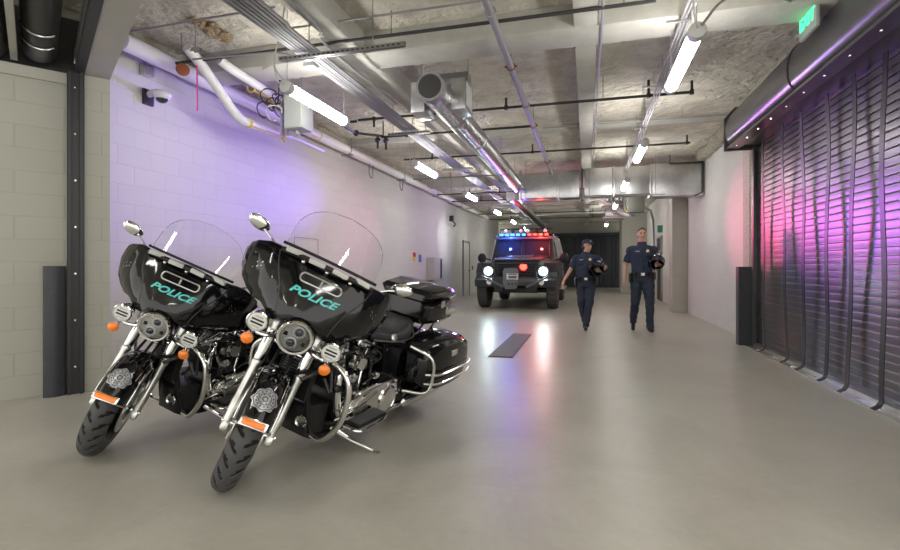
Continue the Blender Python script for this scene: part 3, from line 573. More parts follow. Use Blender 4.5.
    for s_ in (1,):
        b = MB(); b.lathe((0.49, s_ * 0.08, 0.30), (1, s_ * 0.2, 0), [(0.02, -0.03), (0.030, 0.0), (0.038, 0.012), (0.034, 0.02), (0.026, 0.012)], 22); b.build('horn', 'chrome', sh)
    b = MB(); b.box((0.50, 0, 0.57), (0.05, 0.24, 0.26), Matrix.Rotation(R(-14), 3, 'Y'), 0.01)
    for k in range(12): b.box((0.528, 0, 0.47 + k * 0.018), (0.012, 0.22, 0.005))
    b.build('oil_cooler', 'blackmetal', root)
    # engine: crankcase, two finned cylinders, chrome rocker covers
    b = MB(); b.lathe((0.10, -0.14, 0.33), (0, 1, 0), [(0.13, 0), (0.165, 0.02), (0.165, 0.26), (0.13, 0.28)], 30); b.box((-0.13, 0, 0.33), (0.28, 0.25, 0.22), None, 0.03); b.box((0.10, 0.0, 0.20), (0.40, 0.22, 0.08), None, 0.02); b.build('crankcase', 'blackmetal', root)
    for sg in (1, -1):
        ax = Vector((math.sin(R(22.5)) * sg, 0, math.cos(R(22.5)))); o_ = Vector((0.10, 0, 0.33)) + ax * 0.14
        b = MB(); b.lathe(o_, ax, [(0.075, 0), (0.075, 0.20)], 20)
        rot = ax.to_track_quat('Z', 'Y').to_matrix()
        for k in range(11): b.box(o_ + ax * (0.012 + k * 0.018), (0.19, 0.21, 0.007), rot, 0.002)
        cy = b.build('cylinder', 'blackmetal', root)
        b = MB(); b.box(o_ + ax * 0.245, (0.19, 0.20, 0.075), rot, 0.025, 3); b.box(o_ + ax * 0.30, (0.15, 0.16, 0.05), rot, 0.02, 3); b.build('rocker_cover', 'chrome', cy)
        for s_ in (-1, 1):
            b = MB(); b.tube([Vector((0.10 + sg * 0.05, s_ * 0.135, 0.42)), o_ + ax * 0.22 + Vector((0, s_ * 0.10, 0))], 0.012, 10); b.build('pushrod_tube', 'chrome', cy)
        for q in range(3):
            b = MB(); b.lathe(o_ + ax * 0.25 + Vector((0.05 - 0.05 * q, 0.10, 0)), (0, 1, 0), [(0.012, 0), (0.012, 0.012), (0.006, 0.018)], 8); b.build('cover_bolt', 'satin', cy)
    b = MB(); b.lathe((0.10, -0.17, 0.60), (0, -1, 0), [(0.085, 0), (0.10, 0.02), (0.10, 0.06), (0.07, 0.085)], 28); b.build('air_cleaner', 'chrome', root)
    b = MB(); b.box((0.10, 0.12, 0.61), (0.09, 0.07, 0.11), None, 0.02); b.lathe((0.10, 0.15, 0.61), (0, 1, 0), [(0.045, 0), (0.052, 0.01), (0.046, 0.03)], 20); b.build('horn_cover', 'chrome', root)
    # primary cover, left side
    def oval(cx, cz, L_, r0, r1, tilt):
        out = []
        for j in range(28):
            a = R(-90) + 2 * PI * j / 28
            if math.cos(a) >= 0: out.append((cx + L_ / 2 + r0 * math.cos(a), cz + tilt / 2 + r0 * math.sin(a)))
            else: out.append((cx - L_ / 2 + r1 * math.cos(a), cz - tilt / 2 + r1 * math.sin(a)))
        return out
    rings = []
    for y, k in ((0.13, 1.0), (0.20, 1.0), (0.225, 0.97), (0.238, 0.88), (0.240, 0.6)):
        rings.append([Vector((0.0 + (x - 0.0) * k if False else x * k, y, 0.32 + (z - 0.32) * k)) for x, z in oval(-0.04, 0.32, 0.34, 0.115, 0.145, 0.02)])
    b = MB(); b.loft(rings); pc = b.build('primary_cover', 'chrome', root)
    b = MB(); b.lathe((-0.19, 0.238, 0.31), (0, 1, 0), [(0.10, 0), (0.10, 0.012), (0.085, 0.022), (0.08, 0.016), (0.001, 0.020)], 32); b.build('derby_cover', 'chrome', pc)
    b = MB(); b.lathe((0.13, 0.236, 0.33), (0, 1, 0), [(0.075, 0), (0.07, 0.012), (0.04, 0.02), (0.001, 0.022)], 28); b.build('cover_boss', 'satin', pc)
    for k in range(8):
        x, z = oval(-0.04, 0.32, 0.34, 0.107, 0.137, 0.02)[int(k * 3.5)]
        b = MB(); b.lathe((x, 0.224, z), (0, 1, 0), [(0.008, 0), (0.008, 0.010), (0.004, 0.013)], 8); b.build('cover_bolt', 'satin', pc)
    b = MB(); b.tube([(0.34, 0.20, 0.30), (0.2, 0.255, 0.36), (0.0, 0.262, 0.42)], 0.008, 8, sm=4); b.build('shift_rod', 'chrome', root)
    # loose tubing that fills the engine bay
    b = MB()
    random.seed(3)
    for k in range(16):
        y = 0.08 + random.random() * 0.13; x = -0.25 + random.random() * 0.75; z = 0.42 + random.random() * 0.32
        b.tube([(x, y, z), (x + random.uniform(-.12, .12), y + random.uniform(0, .06), z + random.uniform(-.12, .08)), (x + random.uniform(-.2, .2), y * 0.8, z + random.uniform(-.2, .12))], random.choice((0.006, 0.009, 0.012)), 7, sm=4)
    b.build('hoses', 'black', root)
    for k in range(9):
        y = 0.13 + random.random() * 0.08; x = -0.28 + random.random() * 0.75; z = 0.45 + random.random() * 0.28
        b = MB(); b.lathe((x, y, z), (random.uniform(-.6, .6), 1, random.uniform(-.5, .5)), [(0.012, 0), (0.026, 0.006), (0.026, 0.03), (0.018, 0.036)], 12); b.build('fitting', random.choice(('chrome', 'satin', 'blackmetal')), root)
    for s_ in (-1, 1):
        b = MB(); b.tube([(0.22, s_ * 0.09, 0.66), (0.30, s_ * 0.15, 0.55), (0.26, s_ * 0.17, 0.30), (0.05, s_ * 0.18, 0.19), (-0.45, s_ * 0.24, 0.22)], 0.024, 12, sm=6); ex = b.build('exhaust_pipe', 'chrome', root)
        b = MB(); b.lathe((-0.42, s_ * 0.255, 0.225), (-1, s_ * 0.02, 0.05), [(0.028, 0), (0.048, 0.06), (0.050, 0.60), (0.046, 0.72), (0.042, 0.72), (0.040, 0.60)], 24); b.build('muffler', 'chrome', root)
    # tank
    def tankring(x, w, zt, zb):
        return [Vector((x, w * math.sin(a) * (1.0 if math.cos(a) > 0 else 0.92), (zt + zb) / 2 + (zt - zb) / 2 * math.copysign(abs(math.cos(a)) ** 0.8, math.cos(a)))) for a in [2 * PI * j / 24 for j in range(24)]]
    b = MB(); b.loft([tankring(*t_) for t_ in ((0.46, 0.06, 0.92, 0.80), (0.43, 0.11, 0.96, 0.76), (0.34, 0.155, 0.995, 0.73), (0.18, 0.17, 1.0, 0.71), (0.02, 0.15, 0.965, 0.70), (-0.10, 0.11, 0.90, 0.68), (-0.17, 0.06, 0.83, 0.68))]); tk = b.build('fuel_tank', 'paint', root, sub=1)
    b = MB(); b.box((0.12, 0, 0.998), (0.34, 0.06, 0.012), Matrix.Rotation(R(4), 3, 'Y'), 0.005); b.build('tank_console', 'black', tk)
    b = MB(); b.lathe((0.20, 0.07, 0.985), (0, 0.2, 1), [(0.036, 0), (0.036, 0.012), (0.03, 0.018)], 20); b.build('filler_cap', 'chrome', tk)
    # seat (solo saddle)
    def seatring(x, w, zt, zb, dip=0.0): return [Vector((x, w * c_, z)) for c_, z in ((-0.9, zb), (-1, zb + (zt - zb) * 0.5), (-0.85, zt), (-0.4, zt - dip), (0, zt - dip * 1.4), (0.4, zt - dip), (0.85, zt), (1, zb + (zt - zb) * 0.5), (0.9, zb))]
    b = MB(); b.loft([seatring(*t_) for t_ in ((-0.02, 0.06, 0.80, 0.74), (-0.10, 0.11, 0.785, 0.70), (-0.22, 0.165, 0.755, 0.68, 0.012), (-0.36, 0.20, 0.76, 0.66, 0.02), (-0.48, 0.195, 0.80, 0.67, 0.02), (-0.55, 0.165, 0.83, 0.70, 0.01), (-0.575, 0.12, 0.82, 0.72))]); st = b.build('seat', 'leather', root, sub=2)
    b = MB(); b.tube([(-0.08, 0.12, 0.72), (-0.28, 0.19, 0.70), (-0.48, 0.20, 0.71), (-0.56, 0.14, 0.75)], 0.006, 6, sm=5); b.build('seat_piping', 'satin', st)
    for s_ in (-1, 1):
        b = MB(); b.loft([[Vector((x, s_ * y, z)) for x, z in ((-0.12, 0.70), (-0.42, 0.67), (-0.50, 0.45), (-0.36, 0.34), (-0.16, 0.46))] for y in (0.10, 0.165, 0.18)]); b.build('side_cover', 'paint', root)
        b = MB(); b.box((0.14, s_ * 0.305, 0.292), (0.32, 0.11, 0.018), None, 0.008, 3); fb = b.build('floorboard', 'blackmetal', root)
        b = MB(); b.box((0.14, s_ * 0.305, 0.306), (0.28, 0.085, 0.014), None, 0.005); b.build('footpad', 'rubber', fb)
        b = MB(); b.tube([(0.32, s_ * 0.265, 0.28), (0.30, s_ * 0.37, 0.28), (0.14, s_ * 0.378, 0.28), (-0.02, s_ * 0.352, 0.28), (-0.04, s_ * 0.265, 0.28)], 0.009, 8, sm=5); b.build('floorboard_edge', 'chrome', fb)
        b = MB(); b.tube([(0.30, s_ * 0.12, 0.24), (0.24, s_ * 0.27, 0.28)], 0.014, 8); b.tube([(0.02, s_ * 0.12, 0.24), (0.06, s_ * 0.27, 0.28)], 0.014, 8); b.build('floorboard_bracket', 'blackmetal', root)
    # engine guard
    gp = [(0.50, 0.05, 0.68), (0.505, 0.20, 0.72), (0.505, 0.335, 0.67), (0.50, 0.375, 0.56), (0.48, 0.34, 0.38), (0.45, 0.22, 0.22), (0.42, 0.10, 0.20)]
    b = MB(); b.tube(gp, 0.0175, 12, sm=6); b.tube([(x, -y, z) for x, y, z in gp], 0.0175, 12, sm=6); b.tube([(0.50, -0.08, 0.68), (0.50, 0.08, 0.68)], 0.0175, 12); b.build('engine_guard', 'chrome', root)
    # rear
    b = MB()
    def rf(u, v):
        th = R(12 + 150 * (1 - u)); q = (v - 0.5) * 2; ang = q * R(98); r = 0.375 - 0.13 * (1 - math.cos(ang)); return RA + Vector((-math.cos(PI - th) * -1 * r * -1 if False else -math.cos(th) * r, 0.115 * math.sin(ang), math.sin(th) * r))
    b.grid(rf, 40, 16); b.build('rear_fender', 'paint', root, solid=0.006, smooth=60)
    tyre(RA, 0.325, 0.088, 'rear_tyre', T, root)
    b = MB(); b.lathe(RA - Vector((0, 0.08, 0)), (0, 1, 0), [(0.21, 0), (0.228, 0.0), (0.228, 0.02), (0.195, 0.03), (0.195, 0.13), (0.228, 0.14), (0.228, 0.16), (0.21, 0.16), (0.185, 0.13), (0.185, 0.03), (0.21, 0)], 40, cap=False)
    for k in range(10):
        a = 2 * PI * k / 10; d = Vector((math.cos(a), 0, math.sin(a))); b.bar(RA + d * 0.03, RA + d * 0.20, 0.026, 0.02, 0.004)
    b.lathe(RA - Vector((0, 0.09, 0)), (0, 1, 0), [(0.05, 0), (0.06, 0.02), (0.06, 0.16), (0.05, 0.18)], 24); b.build('rear_rim', 'blackmetal', root)
    for s_ in (-1, 1):
        b = MB(); b.loft([[Vector((x, s_ * y, z)) for y, z in ((0.175 + i_, zb), (0.175 + w, zb), (0.19 + w, (zb + zt) / 2), (0.18 + w, zt - 0.02), (0.17 + w - 0.03, zt), (0.17 + i_, zt))] for x, w, zb, zt, i_ in ((-0.43, 0.13, 0.40, 0.58, 0.04), (-0.46, 0.19, 0.37, 0.63, 0.01), (-0.60, 0.235, 0.34, 0.66, 0), (-0.85, 0.24, 0.33, 0.66, 0), (-1.05, 0.235, 0.335, 0.63, 0), (-1.17, 0.21, 0.36, 0.58, 0.01), (-1.20, 0.16, 0.40, 0.53, 0.03))]); sb = b.build('saddlebag', 'paint', root, smooth=45)
        b = MB(); b.loft([[Vector((x, s_ * y, z)) for y, z in ((0.17, zt - 0.012), (0.185 + w, zt - 0.03), (0.18 + w, zt + 0.01), (0.17 + w * 0.75, zt + 0.05), (0.17, zt + 0.055))] for x, w, zt in ((-0.44, 0.16, 0.61), (-0.50, 0.215, 0.64), (-0.65, 0.24, 0.66), (-0.9, 0.24, 0.66), (-1.08, 0.23, 0.63), (-1.18, 0.19, 0.58))]); b.build('bag_lid', 'paint', sb, smooth=45)
        b = MB(); b.box((-0.80, s_ * 0.425, 0.60), (0.10, 0.014, 0.05), None, 0.005); b.build('bag_latch', 'chrome', sb)
        for dz, nm in ((0.40, 0), (0.47, 1)):
            b = MB(); b.tube([(-0.46, s_ * 0.37, dz), (-0.56, s_ * 0.445, dz), (-0.85, s_ * 0.455, dz), (-1.12, s_ * 0.44, dz), (-1.22, s_ * 0.36, dz), (-1.22, s_ * 0.20, dz)], 0.009, 8, sm=5); b.build('bag_guard_rail', 'chrome', root)
        b = MB(); b.tube([(-0.40, s_ * 0.24, 0.32), (-0.46, s_ * 0.40, 0.34), (-0.48, s_ * 0.425, 0.45), (-0.46, s_ * 0.40, 0.60), (-0.40, s_ * 0.24, 0.66)], 0.0125, 10, sm=5); b.build('bag_guard_hoop', 'chrome', root)
        b = MB(); b.lathe((-1.20, s_ * 0.30, 0.56), (-1, 0, 0), [(0.04, 0), (0.04, 0.02), (0.03, 0.03)], 18); b.build('rear_signal', 'red', root)
    # tour box
    def tb(x, w, zb, zt, r=0.04): return [Vector((x, y, z)) for y, z in ((-w + r, zb), (-w, zb + r), (-w - 0.01, zt - r), (-w + r, zt), (w - r, zt), (w + 0.01, zt - r), (w, zb + r), (w - r, zb))]
    b = MB(); b.loft([tb(-0.60, 0.19, 0.80, 0.95), tb(-0.63, 0.22, 0.78, 0.965), tb(-0.85, 0.245, 0.775, 0.965), tb(-1.02, 0.235, 0.78, 0.965), tb(-1.10, 0.20, 0.80, 0.95)]); bx = b.build('tour_box', 'paint', root)
    b = MB(); b.loft([tb(-0.59, 0.19, 0.965, 1.01, 0.015), tb(-0.62, 0.225, 0.965, 1.045, 0.03), tb(-0.85, 0.25, 0.965, 1.07), tb(-1.02, 0.24, 0.965, 1.055), tb(-1.11, 0.20, 0.965, 1.01, 0.015)]); b.build('tour_box_lid', 'paint', bx)
    for s_ in (-1, 1):
        b = MB(); b.box((-0.95, s_ * 0.248, 0.885), (0.16, 0.03, 0.075), None, 0.012); tl = b.build('box_lamp_housing', 'satin', bx)
        for q in (-0.04, 0.0, 0.04):
            b = MB(); b.lathe((-0.95 + q, s_ * 0.262, 0.885), (0, s_, 0), [(0.017, 0), (0.017, 0.006), (0.008, 0.01)], 14); b.build('box_lamp', 'ledw', bx)
        b = MB(); b.box((-0.78, s_ * 0.252, 0.95), (0.05, 0.016, 0.06), None, 0.005); b.build('box_latch', 'chrome', bx)
        b = MB(); b.tube([(-0.50, s_ * 0.14, 0.66), (-0.62, s_ * 0.16, 0.72), (-0.72, s_ * 0.16, 0.78), (-0.95, s_ * 0.15, 0.785)], 0.010, 8, sm=4); b.tube([(-0.95, s_ * 0.15, 0.785), (-0.88, s_ * 0.13, 0.68)], 0.010, 8); b.build('box_rack', 'chrome', root)
    b = MB(); b.box((-1.115, 0, 0.90), (0.03, 0.34, 0.06), None, 0.012); b.build('box_tail_lamp', 'red', bx)
    # kickstand
    b = MB(); b.tube([(0.26, 0.13, 0.20), (0.21, 0.26, 0.15), (0.15, 0.40, 0.112)], [0.014, 0.013, 0.012], 10); b.box((0.145, 0.415, 0.103), (0.05, 0.05, 0.010), Matrix.Rotation(R(13), 3, 'X'), 0.004); ks = b.build('kickstand', 'satin', root)
    b = MB(); b.tube([(0.265, 0.15, 0.215), (0.225, 0.25, 0.175)], 0.009, 8); b.build('stand_spring', 'chrome', ks)
    # ---------- set the lean; keep both tyres on the ground
    lean = R(-13.0)
    rt = [c for c in root.children if c.name.startswith('rear_tyre')][0]
    pitch, z = 0.0, 0.0
    for it in range(8):
        mx = Matrix.Rotation(lean, 4, 'X') @ Matrix.Rotation(pitch, 4, 'Y')
        fz = [mx @ v.co for v in ft.data.vertices]; rz_ = [mx @ v.co for v in rt.data.vertices]
        a, c_ = min(fz, key=lambda v: v.z), min(rz_, key=lambda v: v.z)
        pitch += (a.z - c_.z) / (a.x - c_.x)
    z = -min(a.z, c_.z)
    return root, pitch, z, a.copy(), lean

bike, pitch, bz_, contact, LEAN = make_bike('nearer of the two black police motorcycles, parked in front with its whole left side showing')
def place_bike(o, fx, fy, yaw):
    """front tyre contact at fx, fy"""
    m = Matrix.Rotation(yaw, 4, 'Z') @ Matrix.Rotation(LEAN, 4, 'X') @ Matrix.Rotation(pitch, 4, 'Y')
    o.rotation_euler = m.to_euler(); p = m @ (( Matrix.Rotation(LEAN, 4, 'X') @ Matrix.Rotation(pitch, 4, 'Y')).inverted() @ contact)
    o.location = (fx - p.x, fy - p.y, bz_ + 0.001)
YAW = math.atan2(-0.972, -0.2365) + R(4)
place_bike(bike, -1.865, 2.26, YAW)
bike2 = copy_tree(bike); bike2['label'] = 'police motorcycle parked farther left by the block pier, partly behind the nearer one'
place_bike(bike2, -2.99, 2.45, YAW)
# ------------------------------------------------------------------ ceiling services
ORD = ['first', 'second', 'third', 'fourth', 'fifth', 'sixth', 'seventh', 'eighth', 'ninth', 'tenth']
def make_tube_light():
    t = thing('tube_light', '', 'ceiling light')
    b = MB(); b.lathe((0, 0.03, 0), (0, 1, 0), [(0.035, 0), (0.050, 0.008), (0.052, 0.10), (0.052, 1.12)] + [(0.050, 1.15), (0.035, 1.17)], 20); b.build('tube_diffuser', 'tubeglow', t)
    for y0, y1 in ((-0.02, 0.08), (1.14, 1.22)):
        b = MB(); b.lathe((0, y0, 0), (0, 1, 0), [(0.040, 0), (0.058, 0.01), (0.060, (y1 - y0) - 0.01), (0.054, y1 - y0)], 20); b.build('end_cap', 'fixture', t)
    for y in (0.03, 1.17):
        b = MB(); b.tube([(0, y, 0.05), (0, y, DECK - 2.86 - 0.005)], 0.003, 5); b.build('hanger_wire', 'conduit', t)
    b = MB(); b.tube([(0, -0.015, 0.01), (-0.03, -0.08, 0.03), (-0.05, -0.10, 0.2), (-0.03, -0.05, 0.45), (-0.02, 0.02, 0.75)], 0.007, 6, sm=5); b.build('feed_cable', 'fixture', t)
    return t
tl0 = make_tube_light(); first = True
for side, X, ys in (('left', -2.72, [-3.1, 0.5] + LIGHT_Y_LEFT), ('right', 0.76, [-3.1, 0.65] + LIGHT_Y_RIGHT)):
    for k, y in enumerate(ys):
        if first: o = tl0; first = False
        else: o = copy_tree(tl0)
        o.location = (X, y, 2.86); o['group'] = 'hanging tube lights in two rows'
        o['label'] = ('lit white tube light, %s from the front in the %s ceiling row' % (ORD[k - 2], side)) if k > 1 else 'lit white tube light of the %s row hanging %s the photographer' % (side, ('behind', 'above')[k])

def zrods(t, pts, top=DECK):
    for x, y, z in pts:
        b = MB(); b.tube([(x, y, z), (x, y, top - 0.005)], 0.004, 5); b.build('hanger_rod', 'conduit', t)
# left bundle of conduits
for k in range(7):
    x = -2.69 + k * 0.036; r = (0.014, 0.018, 0.014, 0.014, 0.018, 0.012, 0.014)[k]
    b = MB(); pts = [(x - 0.012 * (3 - k), 1.5, 3.24), (x - 0.006 * (3 - k), 3.6, 3.24), (x, 4.3, 3.23), (x, 10, 3.23), (x, 22, 3.23)]
    b.tube(pts, r, 8, sm=4); o = b.build('conduit', 'conduit'); recentre(o, (x, 2, 3.23)); tag(o, 'grey steel conduit, %s counted from the left in the bundle beside the left lights' % ORD[k], 'conduit', 'conduits of the left ceiling bundle')
b = MB()
pts = [(-2.40, 1.5, 3.30), (-2.44, 3.1, 3.33), (-2.28, 3.6, 3.30), (-2.26, 3.95, 3.26), (-2.36, 4.25, 3.25), (-2.36, 6, 3.26)]
b.tube(pts, 0.012, 8, sm=6); o = b.build('bent_conduit', 'conduit'); recentre(o, pts[1]); tag(o, 'thin grey conduit bending into the near end of the left bundle', 'conduit')
def strut(x0, x1, y, z, label, holes=True, tied=True):
    t = thing('strut_channel', label, 'strut channel', ((x0 + x1) / 2, y, z)); L_ = x1 - x0
    b = MB(); b.box((0, 0, 0.018), (L_, 0.041, 0.004)); b.box((0, -0.019, 0), (L_, 0.004, 0.04)); b.box((0, 0.019, 0), (L_, 0.004, 0.04)); b.build('channel', 'galv', t)
    if holes:
        for k in range(int(L_ / 0.05)):
            b = MB(); b.box((-L_ / 2 + 0.03 + k * 0.05, -0.0215, 0.0), (0.026, 0.001, 0.012)); b.build('channel_slot', 'iron', t)
    for s_ in (-1, 1):
        b = MB(); b.tube([(s_ * (L_ / 2 - 0.05) * (0.9 if L_ < 1 else 0.55), 0, -0.03), (s_ * (L_ / 2 - 0.05) * (0.9 if L_ < 1 else 0.55), 0, DECK - z - 0.003)], 0.005, 6); b.build('threaded_rod', 'conduit', t)
    return t
strut(-2.86, -1.57, 4.22, 3.17, 'long slotted strut carrying the left conduit bundle nearest the camera')
for k, y in enumerate((7.1, 10.0, 13.0, 16.0)): strut(-2.92, -2.25, y, 3.18, 'short strut under the left conduit bundle, %s behind the long slotted strut' % ORD[k], holes=(k == 0))
b = MB(); b.box((0, 0, 0), (0.12, 0.10, 0.045), None, 0.01); o = b.build('junction_box', 'fixture'); o.location = (-2.58, 4.32, 3.12); tag(o, 'small white junction box clipped beneath the left conduit bundle', 'junction box')

# round spiral duct
t = thing('round_duct', 'shiny round spiral duct running down the middle of the bay, with closed front end', 'duct', (-1.58, 5.0, 3.05))
b = MB(); prof = []
yy = 0.12
while yy < 6.6:
    prof += [(0.150, yy), (0.150, yy + 0.105), (0.154, yy + 0.110), (0.154, yy + 0.118)]; yy += 0.12
b.lathe((0, 0, 0), (0, 1, 0), [(0.150, 0.0)] + prof, 28); b.build('duct_pipe', 'galv', t)
b = MB(); b.lathe((0, -0.04, 0), (0, 1, 0), [(0.001, 0.0), (0.150, 0.0), (0.158, 0.02), (0.158, 0.10), (0.150, 0.13)], 32); b.build('end_cap', 'conduit', t)
b = MB(); b.lathe((0, -0.046, 0), (0, 1, 0), [(0.001, 0.0), (0.125, 0.0), (0.125, 0.012)], 32); b.build('cap_plate', 'hood', t)
for y in (2.2, 4.4): b = MB(); b.lathe((0, y, 0), (0, 1, 0), [(0.150, 0), (0.162, 0.005), (0.162, 0.05), (0.150, 0.055)], 28, cap=False); b.build('duct_collar', 'galv', t)
for y in (1.0, 2.23, 4.43, 6.3):
    b = MB(); b.tube([(math.sin(a) * 0.158, y, math.cos(a) * 0.158) for a in [2 * PI * j / 24 for j in range(24)]], 0.006, 6, loop=True); b.tube([(0, y, 0.15), (0, y, DECK - 3.05 - 0.003)], 0.005, 6); b.build('duct_strap', 'conduit', t)
t = thing('plenum_box', 'sheet metal box straddling the front end of the round duct', 'duct box', (-1.60, 5.50, 3.08))
for s_ in (-1, 1):
    b = MB(); b.box((s_ * 0.235, 0, 0), (0.16, 0.36, 0.34), None, 0.006); b.build('box_body', 'galv', t)
    b = MB(); b.box((s_ * 0.317, 0, 0), (0.006, 0.28, 0.26)); b.build('box_grille', 'fixture', t)
b = MB(); b.box((0, 0.10, 0.245), (0.60, 0.16, 0.13)); b.build('box_top', 'galv', t)
for s_ in (-1, 1): b = MB(); b.tube([(s_ * 0.28, 0.1, 0.17), (s_ * 0.28, 0.1, DECK - 3.08 - 0.002)], 0.005, 6); b.build('hanger_rod', 'conduit', t)
# rectangular duct across the bay
t = thing('rectangular_duct', 'large square galvanised duct crossing the bay to the right wall', 'duct', (0.45, 12.1, 3.08))
b = MB(); b.box((-1.55, 0, -0.02), (0.86, 0.46, 0.56), None, 0.004); b.build('duct_section', 'galv', t)
for x0, x1, dz in ((-1.10, -0.62, 0.0), (-0.50, 0.10, 0.02), (0.16, 0.90, 0.02), (0.94, 1.99, 0.0)):
    b = MB(); h = 0.62 if x0 < 0.9 else 0.72
    b.box(((x0 + x1) / 2, 0, dz), (x1 - x0, 0.50 if x0 > -0.7 else 0.44, h), None, 0.004); b.build('duct_section', 'galv', t)
for x in (-1.98, -1.11, -0.56, 0.13, 0.92):
    b = MB(); b.box((x, 0, 0), (0.045, 0.56, 0.70), None, 0.003); b.build('duct_flange', 'hood' if x == -0.56 else 'galv', t)
b = MB(); b.box((-1.80, -0.30, 0.02), (0.30, 0.12, 0.24)); b.build('duct_takeoff', 'galv', t)
b = MB(); b.tube([(1.30, -0.29, 0.34), (1.96, -0.29, 0.34), (1.96, -0.29, -0.30), (1.80, -0.29, -0.38)], 0.014, 8); b.tube([(1.30, -0.27, 0.34), (1.30, -0.27, DECK - 3.08 - 0.003)], 0.01, 6); b.build('duct_bracket', 'iron', t)
b = MB(); b.tube([(-1.9, -0.31, -0.33), (1.2, -0.31, -0.33)], 0.010, 8); b.build('support_angle', 'conduit', t)
for x in (-1.85, -0.4, 1.0): b = MB(); b.tube([(x, -0.31, -0.33), (x, -0.31, DECK - 3.08 - 0.003)], 0.005, 6); b.build('hanger_rod', 'conduit', t)
t = thing('round_duct', 'thin round duct continuing beyond the square duct toward the far doors', 'duct', (-1.85, 12.5, 2.92))
b = MB(); b.tube([(0, 0, 0), (0.0, 9.5, 0)], 0.12, 20); b.build('duct_pipe', 'galv', t)
for y in (1.5, 5, 8.5): b = MB(); b.tube([(0, y, 0.11), (0, y, 0.697)], 0.006, 6); b.build('hanger_rod', 'conduit', t)

# sprinkler main and lines
t = thing('sprinkler_main', 'thick steel sprinkler pipe running lengthwise just right of the round duct', 'pipe', (-0.78, 2.0, 3.30))
b = MB(); b.tube([(0, -1.5, 0), (0, 9.75, 0)], 0.036, 14); b.build('pipe_run', 'conduit', t)
for y in (2.1, 4.6, 7.2, 9.6): b = MB(); b.lathe((0, y, 0), (0, 1, 0), [(0.036, 0), (0.050, 0.005), (0.050, 0.07), (0.036, 0.075)], 14, cap=False); b.build('pipe_coupling', 'conduit', t)
for y in (3.3, 5.6, 8.3):
    b = MB(); b.tube([(math.sin(a) * 0.043, y, math.cos(a) * 0.043) for a in [2 * PI * j / 16 for j in range(16)]], 0.006, 6, loop=True); b.box((0, y, 0.0), (0.13, 0.02, 0.018)); b.tube([(0, y, 0.04), (0, y, 0.317)], 0.005, 6); b.build('pipe_clamp', 'copper', t)
def branch(y, x0, x1, z, r, label, drops=(), m='iron', hang=()):
    t = thing('branch_pipe', label, 'pipe', ((x0 + x1) / 2, y, z)); cx = (x0 + x1) / 2
    b = MB(); b.tube([(x0 - cx, 0, 0), (x1 - cx, 0, 0)], r, 8); b.build('pipe_run', m, t)
    for x, h in drops:
        b = MB(); b.tube([(x - cx, 0, 0), (x - cx, 0, h)], r * 0.9, 8); b.lathe((x - cx, 0, -r * 1.6), (0, 0, 1), [(r * 1.5, 0), (r * 1.5, r * 3.2)], 10); b.build('sprinkler_drop', m, t)
    for x in hang:
        b = MB(); b.tube([(x - cx, 0, r), (x - cx, 0, DECK - z - 0.002)], 0.004, 5); b.build('hanger_rod', m, t)
branch(4.45, -4.3, 0.55, 3.38, 0.017, 'black iron pipe crossing the bay nearest the camera, above the long slotted strut', (), 'iron', (-1.8, 0.3))
branch(4.22, -2.75, 2.2, 3.46, 0.010, 'thin grey conduit crossing the bay just ahead of the nearest black pipe', (), 'conduit', (1.2,))
branch(6.75, -3.25, 1.27, 3.33, 0.018, 'black sprinkler pipe crossing behind the plenum box, turned up at its right end', ((1.25, 0.14), (-1.06, 0.13), (-3.0, -0.12), (0.75, 0.20)), 'iron', (-2.0, 0.2))
branch(7.85, -3.35, -0.75, 3.36, 0.018, 'black sprinkler pipe ending at the thick main, second one on its left side', ((-2.9, 0.16),), 'iron', (-2.1,))
branch(8.3, -0.70, 2.25, 3.44, 0.011, 'thin grey conduit running right from the thick sprinkler main', (), 'conduit', (1.4,))
branch(9.6, -3.6, 1.75, 3.35, 0.017, 'black sprinkler pipe passing just before the square duct', ((-1.0, 0.15), (1.7, 0.14), (-3.0, 0.13)), 'iron', (0.0,))
for k, y in enumerate((11.0, 12.9, 14.4, 16.2, 18.2, 20.4, 23.0)):
    branch(y, -3.9, (0.35 if 16 < y < 17 else 1.6) if y > 12.6 else -1.95, 3.10 if y > 12.6 else 3.2, 0.016, 'dark overhead cross pipe, %s counting back from the square duct' % ORD[k], ((-3.0, 0.14), (-2.2, 0.12), (0.2, 0.12)) if y > 12.6 else ((-3.0, 0.12),), 'iron' if k % 3 else 'conduit', (-3.5,))
b = MB(); b.tube([(0.13, 1.0, 3.385), (0.13, 11.8, 3.385)], 0.011, 8); o = b.build('conduit', 'conduit'); recentre(o, (0.13, 1.0, 3.385)); tag(o, 'single thin conduit fixed under the central ceiling beam', 'conduit')
for k, (x, r) in enumerate(((0.79, 0.011), (0.82, 0.008), (0.85, 0.011))):
    b = MB(); b.tube([(x, 0.5, 3.30), (x, 5.9, 3.30), (x + 0.01, 6.4, 3.29), (x + 0.01, 11.75, 3.28)], r, 8, sm=3); o = b.build('conduit', 'conduit'); recentre(o, (x, 3, 3.3)); tag(o, '%s of the three grey conduits running above the right row of lights' % ('leftmost', 'middle', 'rightmost')[k], 'conduit', 'conduits above the right lights')
for k, y in enumerate((4.6, 6.2, 8.0)):
    t = thing('conduit_hanger', 'small clamp holding the right conduits, %s from the camera' % ORD[k], 'clamp', (0.75, y, 3.28)); b = MB(); b.box((0, 0, -0.025), (0.20, 0.03, 0.018)); b.build('clamp_bar', 'galv', t)
    b = MB(); b.tube([(0.09, 0, -0.06), (0.09, 0, 0.337)], 0.004, 5); b.build('hanger_rod', 'conduit', t)
